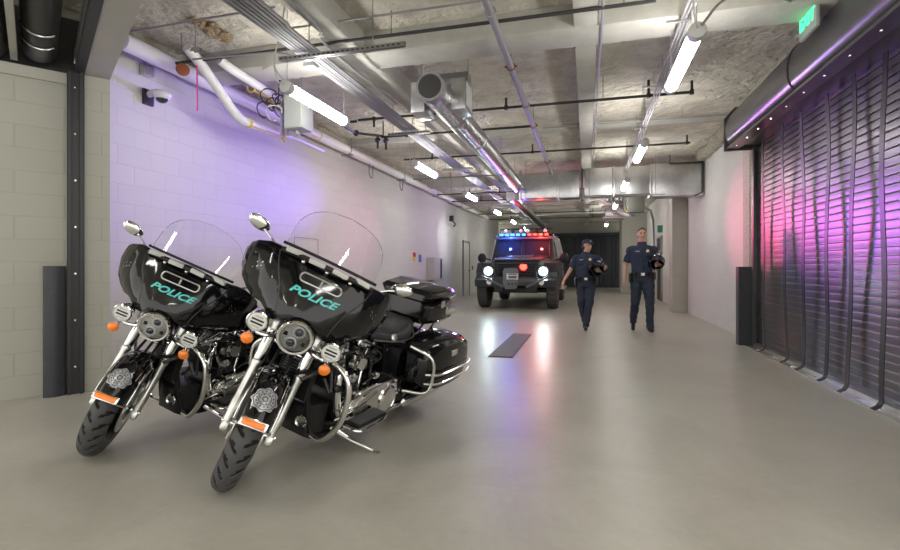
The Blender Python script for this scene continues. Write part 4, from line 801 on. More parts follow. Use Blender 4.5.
b = MB(); b.tube([(0.78, 3.88, 2.88), (0.95, 3.95, 3.08), (1.3, 4.3, 3.26), (1.78, 5.0, 3.45)], 0.010, 8, sm=6); o = b.build('flexible_conduit', 'conduit'); recentre(o, (1.0, 4, 3.2)); tag(o, 'grey flexible conduit reaching from the near right light to the exit sign', 'conduit')
b = MB(); b.tube([(2.40, 8.5, 3.1), (2.40, 10.2, 3.42), (2.38, 11.0, 3.5)], 0.014, 8); o = b.build('wall_conduit', 'conduit'); recentre(o, (2.4, 9, 3.2)); tag(o, 'short sloping conduit high on the right wall beyond the shutter hood', 'conduit')

# ------------------------------------------------------------------ left wall services
t = thing('lagged_pipe', 'big white lagged pipe running along the top of the left wall', 'pipe', (-4.42, 4.0, 3.40))
b = MB(); b.tube([(0, -0.1, 0), (0, 18.5, 0)], 0.085, 18); b.build('pipe_run', 'whitepipe', t)
for y in (4.7, 7.6, 10.5, 13.4): b = MB(); b.tube([(math.sin(a) * 0.092, y, math.cos(a) * 0.092) for a in [2 * PI * j / 20 for j in range(20)]], 0.008, 6, loop=True); b.box((0, y, -0.10), (0.24, 0.04, 0.02)); b.tube([(0.09, y, 0), (0.09, y, 0.217)], 0.006, 6); b.build('pipe_clamp', 'conduit', t)
for y in (3.1, 3.6): b = MB(); b.tube([(math.sin(a) * 0.087, y, math.cos(a) * 0.087) for a in [2 * PI * j / 20 for j in range(20)]], 0.008, 6, loop=True); b.build('yellow_band', 'yellow', t)
b = MB(); b.bar((0.07, 3.1, -0.06), (0.07, 3.6, -0.06), 0.02, 0.006); b.build('yellow_stripe', 'yellow', t)
t = thing('lagged_pipe', 'second white lagged pipe with a yellow-banded cap, beside the valve', 'pipe', (-3.84, 4.25, 3.30))
b = MB(); b.tube([(0.02, 0.30, 0.10), (0.06, 0.45, 0.05), (0.06, 1.0, 0.02), (0.04, 1.35, -0.02)], 0.05, 16, sm=4); b.build('pipe_run', 'whitepipe', t)
for y in (0.85, 1.25): b = MB(); b.tube([(math.sin(a) * 0.057, y, math.cos(a) * 0.057 - 0.0) for a in [2 * PI * j / 18 for j in range(18)]], 0.009, 6, loop=True); b.build('yellow_band', 'yellow', t)
b = MB(); b.bar((0.04, 0.85, -0.045), (0.04, 1.25, -0.05), 0.02, 0.008); b.build('yellow_stripe', 'yellow', t)
b = MB(); b.ell((0.0, 1.62, 0.02), (0.085, 0.11, 0.085)); b.lathe((0, 1.36, -0.01), (0, 1, 0.05), [(0.035, 0), (0.035, 0.2)], 14); b.build('valve_body', 'whitepipe', t)
b = MB(); b.lathe((0, 1.46, -0.02), (0, 1, 0), [(0.075, 0), (0.075, 0.03)], 12); b.build('valve_flange', 'conduit', t)
t = thing('drain_pipe', 'white pipe slanting down from the ceiling and bending level along the left wall', 'pipe', (-4.0, 4.4, 3.40))
pts = [Vector(p) - Vector((-4.0, 4.4, 3.40)) for p in ((-4.0, 4.28, 3.45), (-4.0, 4.50, 3.33), (-4.0, 4.95, 3.02), (-4.0, 5.08, 2.95), (-4.0, 5.25, 2.93), (-4.0, 5.95, 2.97))]
b = MB(); b.tube(pts, 0.054, 14, sm=4); b.build('pipe_run', 'whitepipe', t)
for q in (4, 5):
    b = MB(); p = pts[q] - Vector((0, 0.02, 0)); b.lathe(p, (0, 1, 0.05), [(0.055, 0), (0.063, 0.004), (0.063, 0.035), (0.055, 0.04)], 16, cap=False); b.build('yellow_band', 'yellow', t)
b = MB(); b.bar(pts[4] + Vector((0.045, 0, -0.04)), pts[5] + Vector((0.045, 0, -0.04)), 0.018, 0.008); b.build('yellow_stripe', 'yellow', t)
b = MB(); b.tube([pts[5] + Vector((0.0, 0.02, -0.04)), pts[5] + Vector((0.02, 0.04, -0.10))], 0.012, 8); b.build('yellow_tag', 'yellow', t)
b = MB(); b.tube([pts[5], pts[5] + Vector((0, 0.4, 0.03)), pts[5] + Vector((-0.05, 1.2, 0.04))], 0.022, 10); b.build('thin_end', 'whitepipe', t)
t = thing('shutoff_valve', 'rust-red round valve wheel beside the slanting white pipe', 'valve', (-4.12, 4.42, 3.26))
b = MB(); b.lathe((-0.02, -0.05, 0), (1, -0.9, 0.1), [(0.001, 0), (0.06, 0.0), (0.068, 0.012), (0.06, 0.024), (0.02, 0.03)], 20); b.build('valve_wheel', 'copper', t)
b = MB(); b.tube([(-0.02, -0.05, 0), (-0.10, 0.10, 0.05), (-0.26, 0.16, 0.12)], 0.018, 10); b.build('valve_stem', 'conduit', t)
b = MB(); pts = [Vector((-3.99, 4.40, 3.31)), Vector((-3.985, 4.40, 3.20)), Vector((-3.99, 4.41, 3.05)), Vector((-3.985, 4.405, 2.92)), Vector((-3.99, 4.41, 2.83))]
b.loft([[p + Vector((-0.010, 0, 0)), p + Vector((0.0, -0.003, 0)), p + Vector((0.012, 0, 0)), p + Vector((0, 0.003, 0))] for p in catmull(pts, 4)]); o = b.build('ribbon', 'pink'); recentre(o, pts[0]); tag(o, 'bright pink marker ribbon dangling from the slanting white pipe', 'ribbon')
t = thing('security_camera', 'white dome security camera on the left wall below the pipes', 'camera', (-4.67, 4.42, 3.03))
b = MB(); b.box((0.02, 0, 0), (0.035, 0.13, 0.17), None, 0.008); b.build('wall_plate', 'iron', t)
b = MB(); b.tube([(0.03, 0, 0.03), (0.12, 0, 0.05), (0.20, 0.0, 0.02)], 0.035, 14, sm=3); b.ell((0.21, 0, 0.01), (0.095, 0.095, 0.055), None, 20, 12); b.build('housing', 'white', t)
b = MB(); b.ell((0.21, 0, -0.025), (0.062, 0.062, 0.055), None, 20, 12); b.build('dome_lens', 'truckglass', t)
t = thing('junction_box', 'small grey junction box high on the left wall above the dome camera', 'junction box', (-4.66, 4.38, 3.31))
b = MB(); b.box((0.04, 0, 0), (0.08, 0.12, 0.12), None, 0.008); b.build('box_body', 'galv', t)
b = MB(); b.tube([(0.05, 0, 0.06), (0.05, -0.30, 0.16), (0.10, -0.42, 0.205), (0.24, -0.42, 0.205), (1.94, -0.45, 0.205)], 0.010, 8); b.build('feed_conduit', 'conduit', t)
b = MB(); b.tube([(-3.9, 4.25, 3.30), (-2.9, 4.2, 3.24), (-2.76, 4.25, 3.22)], 0.010, 8); o = b.build('conduit', 'conduit'); recentre(o, (-3.9, 4.25, 3.30)); tag(o, 'thin conduit joining the slanting pipe clamp to the left bundle', 'conduit')
strut(-4.15, -3.85, 4.3, 3.42, 'short galvanised bracket at the top of the slanting white pipe', holes=False)
t = thing('electrical_box', 'tall grey enamel box hanging behind the first left tube light', 'electrical box', (-3.38, 5.38, 3.03))
b = MB(); b.box((0, 0, 0), (0.24, 0.26, 0.40), None, 0.008); b.build('box_body', 'greybox', t)
b = MB(); b.box((0, -0.133, 0), (0.22, 0.008, 0.37)); b.build('box_door', 'greybox', t)
b = MB(); b.box((-0.15, -0.02, 0.0), (0.03, 0.03, 0.52)); b.box((-0.22, -0.02, 0.0), (0.03, 0.03, 0.52)); b.build('mount_rail', 'galv', t)
b = MB(); b.tube([(0, 0.05, 0.2), (0, 0.05, 0.587)], 0.012, 8); b.build('hanger_rod', 'conduit', t)
b = MB(); b.ell((-0.02, 0, -0.23), (0.03, 0.04, 0.04)); b.build('cable_gland', 'conduit', t)
t = thing('cable_loops', 'tangle of dark cable loops and pale flex beside the grey enamel box', 'cables', (-3.62, 5.3, 3.1))
random.seed(5)
for k in range(9):
    b = MB(); c_ = Vector((random.uniform(-.12, .12), random.uniform(-.15, .15), random.uniform(-.1, .12))); r = random.uniform(.05, .11)
    b.tube([c_ + Vector((math.cos(a) * r, math.sin(a * 2) * 0.03, math.sin(a) * r * 0.9)) for a in [2 * PI * j / 14 for j in range(12)]] + [c_ + Vector((0.05, 0, 0.48))][:0], 0.007, 6, sm=2); b.build('cable_loop', ('cable', 'cable', 'fixture', 'cable')[k % 4], t)
b = MB(); b.tube([(0, 0, 0.05), (0.02, 0, 0.25), (0.05, 0, 0.517)], 0.008, 6); b.build('riser', 'cable', t)
b = MB(); b.tube([(-3.55, 4.9, 3.40), (-3.2, 4.6, 3.30), (-2.95, 4.3, 3.10), (-2.75, 4.12, 2.92)], 0.008, 8, sm=5); o = b.build('flexible_conduit', 'fixture'); recentre(o, (-3.2, 4.6, 3.3)); tag(o, 'pale flex sagging from the left pipes to the first left tube light', 'cable')
for k, (a0, y0) in enumerate(((0, 6.4), (0.3, 10.4))):
    b = MB(); c_ = Vector((-2.0 - k * 0.3, y0, 3.2)); b.tube([c_ + Vector((-0.28, 0, 0.16)), c_ + Vector((-0.24, 0, 0.0)), c_ + Vector((0, 0, -0.07)), c_ + Vector((0.22, 0, 0.05)), c_ + Vector((0.28, 0, 0.415))], 0.007, 6, sm=5); o = b.build('cable', 'conduit'); recentre(o, c_); tag(o, 'grey cable sagging beside the left conduit bundle, ' + ('the nearer one' if k == 0 else 'the farther one'), 'cable')
# black valve group at the left end of the first sprinkler pipe
t = thing('sprinkler_valves', 'cluster of dark pipe valves under the ceiling at the left pipe end', 'valve', (-3.3, 7.3, 3.28))
for p, q in (((0, -0.5, 0.05), (-0.3, -0.5, 0.05)), ((-0.3, -0.5, 0.05), (-0.3, 0.1, 0.05)), ((-0.3, 0.1, 0.05), (0, 0.5, 0.08)), ((0.05, 0.5, 0.08), (0.05, 0.5, -0.15)), ((-0.1, 0.5, 0.1), (-0.1, 0.5, -0.12))):
    b = MB(); b.tube([p, q], 0.020, 8); b.build('pipe_piece', 'iron', t)
for p in ((0.05, 0.5, 0.0), (-0.1, 0.5, 0.02), (-0.3, 0.1, 0.05)):
    b = MB(); b.ell(p, 0.05, n=10, m=8); b.build('valve_body', 'iron', t)
b = MB(); b.tube([(0, 0.5, 0.1), (0, 0.5, 0.337)], 0.01, 6); b.build('hanger_rod', 'iron', t)
b = MB()
for k in range(70):
    a = random.uniform(0, 2 * PI); r = random.uniform(0, 0.19); b.ell((math.cos(a) * r * 0.6, math.sin(a) * r * 1.3, random.uniform(-0.02, 0.03)), (random.uniform(.02, .045), random.uniform(.02, .05), random.uniform(.012, .025)), n=8, m=6)
o = b.build('foam_patch', 'stone'); o.location = (-3.72, 4.30, 3.60); tag(o, 'crumbly tan foam patch on the ceiling above the left pipes', 'foam patch')

# left wall fittings further back
t = thing('wall_cabinet', 'white cabinet with a dark side fixed to the left wall before the truck', 'cabinet', (-4.67, 14.8, 1.1))
b = MB(); b.box((0.12, 0, 0), (0.24, 0.85, 0.68), None, 0.01); b.build('cabinet_body', 'door', t)
b = MB(); b.box((0.246, 0.30, 0), (0.012, 0.10, 0.6)); b.build('cabinet_handle', 'iron', t)
for k, (y, z, m, lb) in enumerate(((13.25, 1.50, 'red_s', 'small red warning sign on the left wall, upper one of the pair'), (13.25, 1.38, 'yellow_s', 'small yellow warning sign on the left wall, lower one of the pair'), (13.75, 1.40, 'blue_s', 'small blue sign on the left wall beside the red and yellow ones'))):
    b = MB(); b.box((0, 0, 0), (0.01, 0.22, 0.12 if k < 2 else 0.22), None, 0.002); o = b.build('wall_sign', m); o.location = (-4.664, y, z); tag(o, lb, 'sign')
d = thing('door_4', 'pale steel door in the left wall beside the truck', 'door', (-4.66, 19.4, 0)); d['kind'] = 'structure'
b = MB(); b.box((0, 0, 1.05), (0.05, 0.92, 2.1), None, 0.005); b.build('door_leaf', 'door', d)
b = MB()
for y in (-0.5, 0.5): b.box((0.01, y, 1.08), (0.07, 0.06, 2.16))
b.box((0.01, 0, 2.15), (0.07, 1.06, 0.06)); b.build('door_frame', 'conduit', d)
b = MB(); b.box((0.05, 0.36, 1.0), (0.05, 0.12, 0.03)); b.build('door_handle', 'iron', d)
t = thing('wall_alarm', 'small dark alarm device high on the left wall above the far door', 'alarm', (-4.6, 17.0, 2.85)); b = MB(); b.box((0, 0, 0), (0.14, 0.12, 0.2), None, 0.01); b.build('alarm_body', 'iron', t); b = MB(); b.tube([(0.05, 0, -0.08), (0.12, 0.06, -0.2), (0.05, 0.1, -0.28)], 0.02, 8, sm=3); b.build('alarm_horn', 'iron', t)
t = thing('wall_switch', 'tiny dark switch on the left wall left of the truck mirror', 'switch', (-4.66, 20.6, 1.1)); b = MB(); b.box((0, 0, 0), (0.04, 0.10, 0.16), None, 0.005); b.build('switch_body', 'iron', t)
def wall_frame(y0, y1, z0, z1, label):
    b = MB(); 
    for a_, c_ in (((0, y0, z0), (0, y1, z0)), ((0, y1, z0), (0, y1, z1)), ((0, y1, z1), (0, y0, z1)), ((0, y0, z1), (0, y0, z0))): b.tube([a_, c_], 0.006, 5)
    o = b.build('access_panel_frame', 'conduit'); o.location = (-4.668, 0, 0); recentre(o, (0, y0, z0)); o.location = (-4.668, y0, z0); tag(o, label, 'panel')
wall_frame(7.3, 8.05, 0.9, 1.66, 'thin outlined access panel on the left wall seen through the nearer windshield')
for k, (y, a_) in enumerate(((9.7, 0.0), (11.5, 0.0))):
    b = MB(); b.tube([(-4.42, y, 3.33), (-4.42, y, 3.12), (-4.40, y + 0.1, 3.05), (-4.40, y + 0.15, 3.33)], 0.012, 8, sm=4); o = b.build('pipe_loop', 'conduit'); recentre(o, (-4.6, y, 3.2)); tag(o, 'small hanging loop below the big white pipe, ' + ('nearer one' if k == 0 else 'farther one'), 'pipe loop')

# ------------------------------------------------------------------ right side
t = thing('exit_sign', 'green lit EXIT sign hung from the ceiling beside the shutter hood', 'exit sign', (1.88, 5.06, 3.345), -PI / 2)
b = MB(); b.box((0, 0, 0), (0.34, 0.035, 0.27), None, 0.012); b.build('sign_plate', 'exitplate', t)
g = text_mesh('EXIT', 0.15, 0.002, 0.003); g.bm.transform(Matrix.Rotation(R(90), 4, 'X')); g.bm.transform(Matrix.Translation((0, -0.020, -0.01)))
g.build('exit_lettering', 'green', t, smooth=0)
b = MB(); b.box((0, 0, 0.205), (0.14, 0.07, 0.14), None, 0.008); b.build('sign_canopy', 'hood', t)
t = thing('ceiling_unit', 'grey control cabinet hanging under the ceiling near the column', 'control box', (1.32, 15.0, 3.06))
b = MB(); b.box((0, 0, 0), (0.46, 0.30, 0.74), None, 0.01); b.build('box_body', 'darkbox', t)
b = MB(); b.box((0.25, 0, 0.12), (0.06, 0.1, 0.1), None, 0.01); b.build('box_switch', 'iron', t)
b = MB(); b.tube([(0, 0, 0.36), (0, 0, 0.557)], 0.02, 8); b.build('hanger_rod', 'conduit', t)
t = thing('pipe_cluster', 'cluster of pipes and valve gear under the ceiling above the tall officer', 'pipe cluster', (0.98, 16.0, 2.88))
random.seed(11)
for k in range(24):
    x, y, z = random.uniform(-.45, .45), random.uniform(-.5, .6), random.uniform(-.05, .40)
    q = [Vector((x, y, 0.70)), Vector((x, y, z)), Vector((x + random.uniform(-.35, .35), y, z - random.uniform(0, .12))), Vector((x + random.uniform(-.35, .35), y + random.uniform(-.2, .2), z - random.uniform(.05, .3)))]
    b = MB(); b.tube(q, random.choice((0.02, 0.028, 0.035)), 8, sm=2); b.build('pipe_piece', random.choice(('conduit', 'whitepipe', 'galv')), t)
b = MB(); b.tube([(-0.1, -0.5, 0.70), (-0.1, -0.5, -0.05), (0.2, -0.5, -0.22)], 0.05, 12, sm=3); b.build('white_elbow', 'whitepipe', t)
b = MB(); b.tube([(-0.4, 0.2, -0.2), (-0.4, 0.2, 0.735)], 0.008, 6); b.build('hanger_rod', 'conduit', t)
b = MB(); b.box((-0.25, 0.0, -0.05), (0.4, 0.3, 0.3), None, 0.01); b.build('tray_box', 'galv', t)
b = MB(); b.box((-0.2, 0, -0.24), (0.62, 0.5, 0.05), None, 0.006); b.build('tray', 'fixture', t)
b = MB(); b.ell((0.15, -0.4, -0.05), 0.05); b.build('valve_wheel', 'copper', t)
b = MB(); b.ell((0.10, -0.5, -0.02), 0.035); b.build('yellow_tag', 'yellow', t)
b = MB(); b.tube([(1.60, 15.3, 3.3), (1.60, 15.5, 2.9), (1.98, 16.6, 2.6), (2.02, 16.7, 0.0)], 0.03, 10, sm=3); o = b.build('down_pipe', 'conduit'); recentre(o, (1.9, 16.4, 1.4)); tag(o, 'grey pipe dropping down behind the tall officer beside the dark doorway', 'pipe')
d = thing('door_5', 'dark open doorway in the right wall behind the tall officer', 'door', (2.44, 18.6, 0)); d['kind'] = 'structure'
b = MB(); b.box((0, 0, 1.07), (0.05, 0.9, 2.14)); b.build('door_leaf', 'iron', d)
b = MB(); 
for y in (-0.5, 0.5): b.box((-0.01, y, 1.08), (0.08, 0.06, 2.16))
b.box((-0.01, 0, 2.17), (0.08, 1.06, 0.06)); b.build('door_frame', 'conduit', d)
t = thing('exit_sign', 'small far exit sign above the dark doorway in the right wall', 'exit sign', (2.36, 18.0, 2.42)); b = MB(); b.box((0, 0, 0), (0.16, 0.03, 0.24), None, 0.005); b.build('sign_plate', 'darkgreen', t)
# floor drain
t = thing('floor_drain', 'dark rectangular drain grate set into the floor between the nearer motorcycle and the truck', 'drain', (-1.08, 7.55, 0))
b = MB(); b.box((0, 0, 0.004), (0.32, 2.3, 0.008)); b.build('drain_frame', 'grate', t)
for k in range(38):
    b = MB(); b.box((0, -1.10 + k * 0.0595, 0.010), (0.27, 0.022, 0.006)); b.build('drain_bar', 'conduit', t)
# ------------------------------------------------------------------ armoured truck, nose toward the camera (-Y)
t = thing('armoured_truck', 'dark armoured police truck with red and blue roof lights, driving toward the motorcycles', 'truck', (-1.86, 14.05, 0), R(0))
def sec(y, pts): return [Vector((x, y, z)) for x, z in pts]
def cabsec(y, wb, wt, z0, zs, z1): return sec(y, [(-wb, z0), (-wb, zs), (-wt, z1 - 0.05), (-wt + 0.08, z1), (wt - 0.08, z1), (wt, z1 - 0.05), (wb, zs), (wb, z0)])
b = MB(); b.loft([cabsec(1.02, 0.95, 0.93, 0.62, 1.30, 1.42), cabsec(1.30, 0.98, 0.86, 0.55, 1.40, 2.02), cabsec(1.38, 1.0, 0.84, 0.55, 1.42, 2.10), cabsec(5.4, 1.0, 0.84, 0.55, 1.42, 2.12), cabsec(5.5, 0.98, 0.80, 0.60, 1.42, 2.0)]); body = b.build('truck_body', 'truck', t, smooth=25)
b = MB(); b.loft([sec(-0.42, [(-0.66, 0.72), (-0.70, 1.14), (-0.60, 1.26), (0.60, 1.26), (0.70, 1.14), (0.66, 0.72)]), sec(-0.30, [(-0.72, 0.66), (-0.78, 1.20), (-0.64, 1.34), (0.64, 1.34), (0.78, 1.20), (0.72, 0.66)]), sec(1.12, [(-0.90, 0.62), (-0.93, 1.32), (-0.74, 1.46), (0.74, 1.46), (0.93, 1.32), (0.90, 0.62)])]); hd = b.build('engine_hood', 'truck', t, smooth=25)
b = MB(); b.prism([(-0.62, -0.34, 1.345), (0.62, -0.34, 1.345), (0.70, 0.1, 1.385), (-0.70, 0.1, 1.385)], (0, 0, 0.03)); b.build('hood_lip', 'trucklight', hd)
b = MB(); b.box((0, 0.55, 1.45), (0.7, 0.7, 0.05), Matrix.Rotation(R(4), 3, 'X'), 0.01); b.build('hood_scoop', 'trucklight', hd)
# windshield: two armoured panes with frames
nrm_rot = Matrix.Rotation(R(-24), 3, 'X')
for s_ in (-1, 1):
    b = MB(); b.box((s_ * 0.41, 1.135, 1.72), (0.72, 0.03, 0.50), nrm_rot, 0.01); pn = b.build('windshield_pane', 'truckglass', t)
    b = MB()
    for x in (s_ * 0.41 - 0.38, s_ * 0.41 + 0.38): b.box((x, 1.125, 1.72), (0.05, 0.06, 0.60), nrm_rot, 0.008)
    for z, y in ((1.46, 1.01), (1.98, 1.24)): b.box((s_ * 0.41, y, z), (0.80, 0.05, 0.05), nrm_rot, 0.008)
    b.build('pane_frame', 'truckdark', pn)
    b = MB(); b.tube([(s_ * 0.3, 1.0, 1.46), (s_ * 0.5, 1.06, 1.66)], 0.008, 6); b.build('wiper', 'truckdark', pn)
b = MB(); b.box((0, 1.22, 2.04), (1.76, 0.22, 0.07), Matrix.Rotation(R(6), 3, 'X'), 0.02); b.build('sun_visor', 'trucklight', t)
# grille
b = MB(); b.box((0, -0.435, 0.98), (0.98, 0.04, 0.52), None, 0.01)
gr = b.build('grille', 'truckdark', t)
for k in range(6):
    b = MB(); b.box((-0.34, -0.468, 0.80 + k * 0.075), (0.26, 0.03, 0.045), Matrix.Rotation(R(30), 3, 'X'), 0.006); b.build('grille_slat', 'truck', gr)
    b = MB(); b.box((0.30, -0.468, 0.80 + k * 0.075), (0.34, 0.03, 0.045), Matrix.Rotation(R(30), 3, 'X'), 0.006); b.build('grille_slat', 'truck', gr)
for s_ in (-1, 1):
    b = MB(); b.lathe((s_ * 0.74, -0.53, 1.04), (0, -1, 0), [(0.10, -0.08), (0.155, 0), (0.165, 0.05), (0.13, 0.06), (0.11, 0.03)], 28); hl = b.build('headlamp_housing', 'truck', t)
    b = MB(); b.lathe((s_ * 0.74, -0.58, 1.04), (0, -1, 0), [(0.095, 0), (0.085, 0.02), (0.001, 0.03)], 24); b.build('headlamp_lens', 'whiteled', hl)
    # fenders: angular flares over the wheels
    b = MB(); b.loft([[Vector((s_ * x, y, z)) for y, z in ((-0.52, 0.66), (-0.50, 1.02), (-0.30, 1.26), (0.45, 1.30), (0.62, 1.16), (0.66, 0.66), (0.50, 0.66), (0.42, 0.92), (0.22, 1.06), (-0.16, 1.06), (-0.36, 0.92), (-0.42, 0.66))] for x in (0.62, 1.04, 1.10)]); b.build('front_flare', 'truck', t, smooth=25)
    b = MB(); b.loft([[Vector((s_ * x, y, z)) for y, z in ((-0.66, 0.62), (-0.70, 0.80), (-0.52, 0.90), (-0.48, 0.62))] for x in (0.52, 1.10)]); bp = b.build('bumper_wing', 'truck', t, smooth=25)
    b = MB(); b.lathe((s_ * 0.70, -0.705, 0.74), (0, -1, 0), [(0.07, 0), (0.065, 0.02), (0.001, 0.03)], 18); b.build('fog_lamp', 'silver', bp)
    # wheels
    for y, nm in ((0.03, 'front'), (3.55, 'rear')):
        x0 = s_ * 0.95
        b = MB(); N = 96
        prof = [(-0.13, 0.30), (-0.155, 0.40), (-0.14, 0.475), (-0.10, 0.505), (0.0, 0.51), (0.10, 0.505), (0.14, 0.475), (0.155, 0.40), (0.13, 0.30), (0.10, 0.27), (-0.10, 0.27)]
        rings = []
        for i in range(N):
            a = 2 * PI * i / N; g_ = 0.014 if i % 4 < 1 else 0.0
            rings.append([Vector((x0 + px, y + math.cos(a) * (r - (g_ if r > 0.45 else 0)), 0.512 + math.sin(a) * (r - (g_ if r > 0.45 else 0)))) for px, r in prof])
        b.loft(rings, loop=True); wh = b.build('wheel_tyre', 'rubber', t, smooth=30)
        b = MB(); b.lathe((x0 + s_ * 0.02, y, 0.512), (s_, 0, 0), [(0.28, -0.12), (0.28, 0.09), (0.24, 0.08), (0.20, 0.02), (0.10, 0.0), (0.09, 0.06), (0.001, 0.07)], 28); b.build('wheel_rim', 'truckdark', wh)
    # mirrors
    b = MB(); b.tube([(s_ * 0.96, 1.0, 1.36), (s_ * 1.10, 0.92, 1.40), (s_ * 1.16, 0.90, 1.38)], 0.022, 8); mr = b.build('mirror_arm', 'truckdark', t)
    b = MB(); b.ell((s_ * 1.22, 0.88, 1.42), (0.13, 0.05, 0.15), None, 20, 12); b.build('mirror_head', 'truckdark', mr)
    # side doors, window bars and step
    for y, w in ((1.95, 0.85), (3.0, 0.8), (4.2, 0.9)):
        tilt = Matrix.Rotation(s_ * R(-13), 3, 'Y')
        b = MB(); b.box((s_ * 1.006, y, 1.02), (0.03, w, 0.72), None, 0.01); dr_ = b.build('side_door', 'truck', t)
        b = MB(); b.box((s_ * 0.925, y, 1.75), (0.03, w - 0.15, 0.36), tilt, 0.01); b.build('side_window', 'truckglass', t)
        b = MB(); b.box((s_ * 1.03, y - w * 0.3, 1.15), (0.03, 0.12, 0.04), None, 0.008); b.build('door_handle', 'conduit', dr_)
    for y in (1.5, 2.5, 3.6, 4.8): b = MB(); b.tube([(s_ * 1.03, y, 1.42), (s_ * 0.93, y, 1.9), (s_ * 0.86, y, 2.16)], 0.022, 8); b.build('grab_bar', 'fixture', t)
    b = MB(); b.tube([(s_ * 0.86, 1.4, 2.17), (s_ * 0.86, 5.2, 2.17)], 0.020, 8); b.build('roof_rail', 'truckdark', t)
    b = MB(); b.box((s_ * 1.10, 2.35, 0.50), (0.20, 1.7, 0.05), None, 0.01); b.build('running_board', 'satin', t)
b = MB(); b.box((0, -0.60, 0.76), (1.24, 0.22, 0.24), None, 0.03); bm_ = b.build('front_bumper', 'truck', t)
b = MB(); b.prism([(x - 0.06, -0.73, z) for x, z in ((-0.22, 1.12), (0.12, 1.12), (0.16, 1.02), (0.16, 0.70), (0.10, 0.56), (-0.20, 0.56), (-0.26, 0.70), (-0.26, 1.02))], (0, 0.04, 0)); wp = b.build('winch_plate', 'trucklight', bm_)
for s_ in (-1, 1):
    b = MB(); b.bar((s_ * 0.92, -0.72, 0.92), (s_ * 0.30, -0.74, 0.62), 0.05, 0.06, 0.008); b.build('bumper_brace', 'trucklight', bm_)
    b = MB(); b.prism([(s_ * x, -0.70, z) for x, z in ((0.30, 0.66), (0.62, 0.66), (0.52, 0.50), (0.34, 0.50))], (0, 0.05, 0)); b.build('skid_plate', 'truckdark', bm_)
    b = MB(); b.bar((s_ * 0.56, -0.72, 0.86), (s_ * 0.56, -0.50, 1.24), 0.04, 0.04, 0.006); b.build('brush_guard', 'truckdark', bm_)
b = MB(); b.bar((-0.56, -0.50, 1.24), (0.56, -0.50, 1.24), 0.04, 0.04, 0.006); b.build('brush_guard', 'truckdark', bm_)
b = MB(); b.box((-0.06, -0.745, 0.90), (0.31, 0.012, 0.16), None, 0.004); pl = b.build('number_plate', 'plate', t)
b = MB(); b.box((-0.06, -0.753, 0.955), (0.24, 0.004, 0.022)); b.box((-0.06, -0.753, 0.885), (0.22, 0.004, 0.05)); b.build('plate_print', 'badgedark', pl)
for k in range(3): b = MB(); b.lathe((-0.16 + k * 0.10, -0.735, 0.70), (0, -1, 0), [(0.028, 0), (0.028, 0.01)], 12); b.build('tow_hole', 'truckdark', t)
b = MB(); b.lathe((0.20, -0.48, 1.16), (0, -1, 0), [(0.095, 0), (0.085, 0.02), (0.001, 0.03)], 20); b.build('grille_strobe', 'redled', t)
for y in (0.03, 3.55): b = MB(); b.tube([(-0.9, y, 0.51), (0.9, y, 0.51)], 0.07, 12); b.build('axle', 'truckdark', t)
b = MB(); b.box((0, 2.4, 0.52), (1.1, 5.4, 0.16), None, 0.02); b.build('chassis', 'truckdark', t)
# roof light bar: blue on the left of the photo, red on the right
b = MB(); b.box((0.02, 1.16, 2.085), (1.50, 0.16, 0.035), None, 0.01); lb = b.build('light_bar', 'truckdark', t)
for x in (-0.5, 0.5):
    b = MB(); b.box((x, 1.28, 2.08), (0.05, 0.22, 0.03)); b.build('bar_foot', 'truckdark', lb)
for k in range(9):
    x = -0.66 + k * 0.17
    b = MB(); b.box((x, 1.09, 2.125), (0.10, 0.05, 0.055), None, 0.01); b.build('light_module', 'blueled' if k < 5 else 'redled', lb)
for x, m in ((-0.60, 'silver'), (-0.38, 'blueled'), (-0.12, 'silver'), (0.10, 'silver'), (0.36, 'redled'), (0.62, 'silver')):
    b = MB(); b.lathe((x, 1.55, 2.27), (0, -1, 0), [(0.04, -0.08), (0.06, 0), (0.05, 0.02), (0.001, 0.02)], 16); sl = b.build('spot_lamp', m if m == 'silver' else 'truckdark', t)
    b = MB(); b.tube([(x, 1.58, 2.22), (x, 1.58, 2.12)], 0.015, 6); b.build('lamp_post', 'truckdark', sl)
b = MB(); b.tube([(-0.8, 1.7, 2.12), (-0.8, 1.7, 2.34), (0.8, 1.7, 2.34), (0.8, 1.7, 2.12)], 0.02, 8); b.build('roof_rack', 'truckdark', t)
b = MB(); b.lathe((0, 3.0, 2.11), (0, 0, 1), [(0.42, 0), (0.42, 0.12), (0.36, 0.16)], 28); b.build('roof_hatch', 'truck', t)
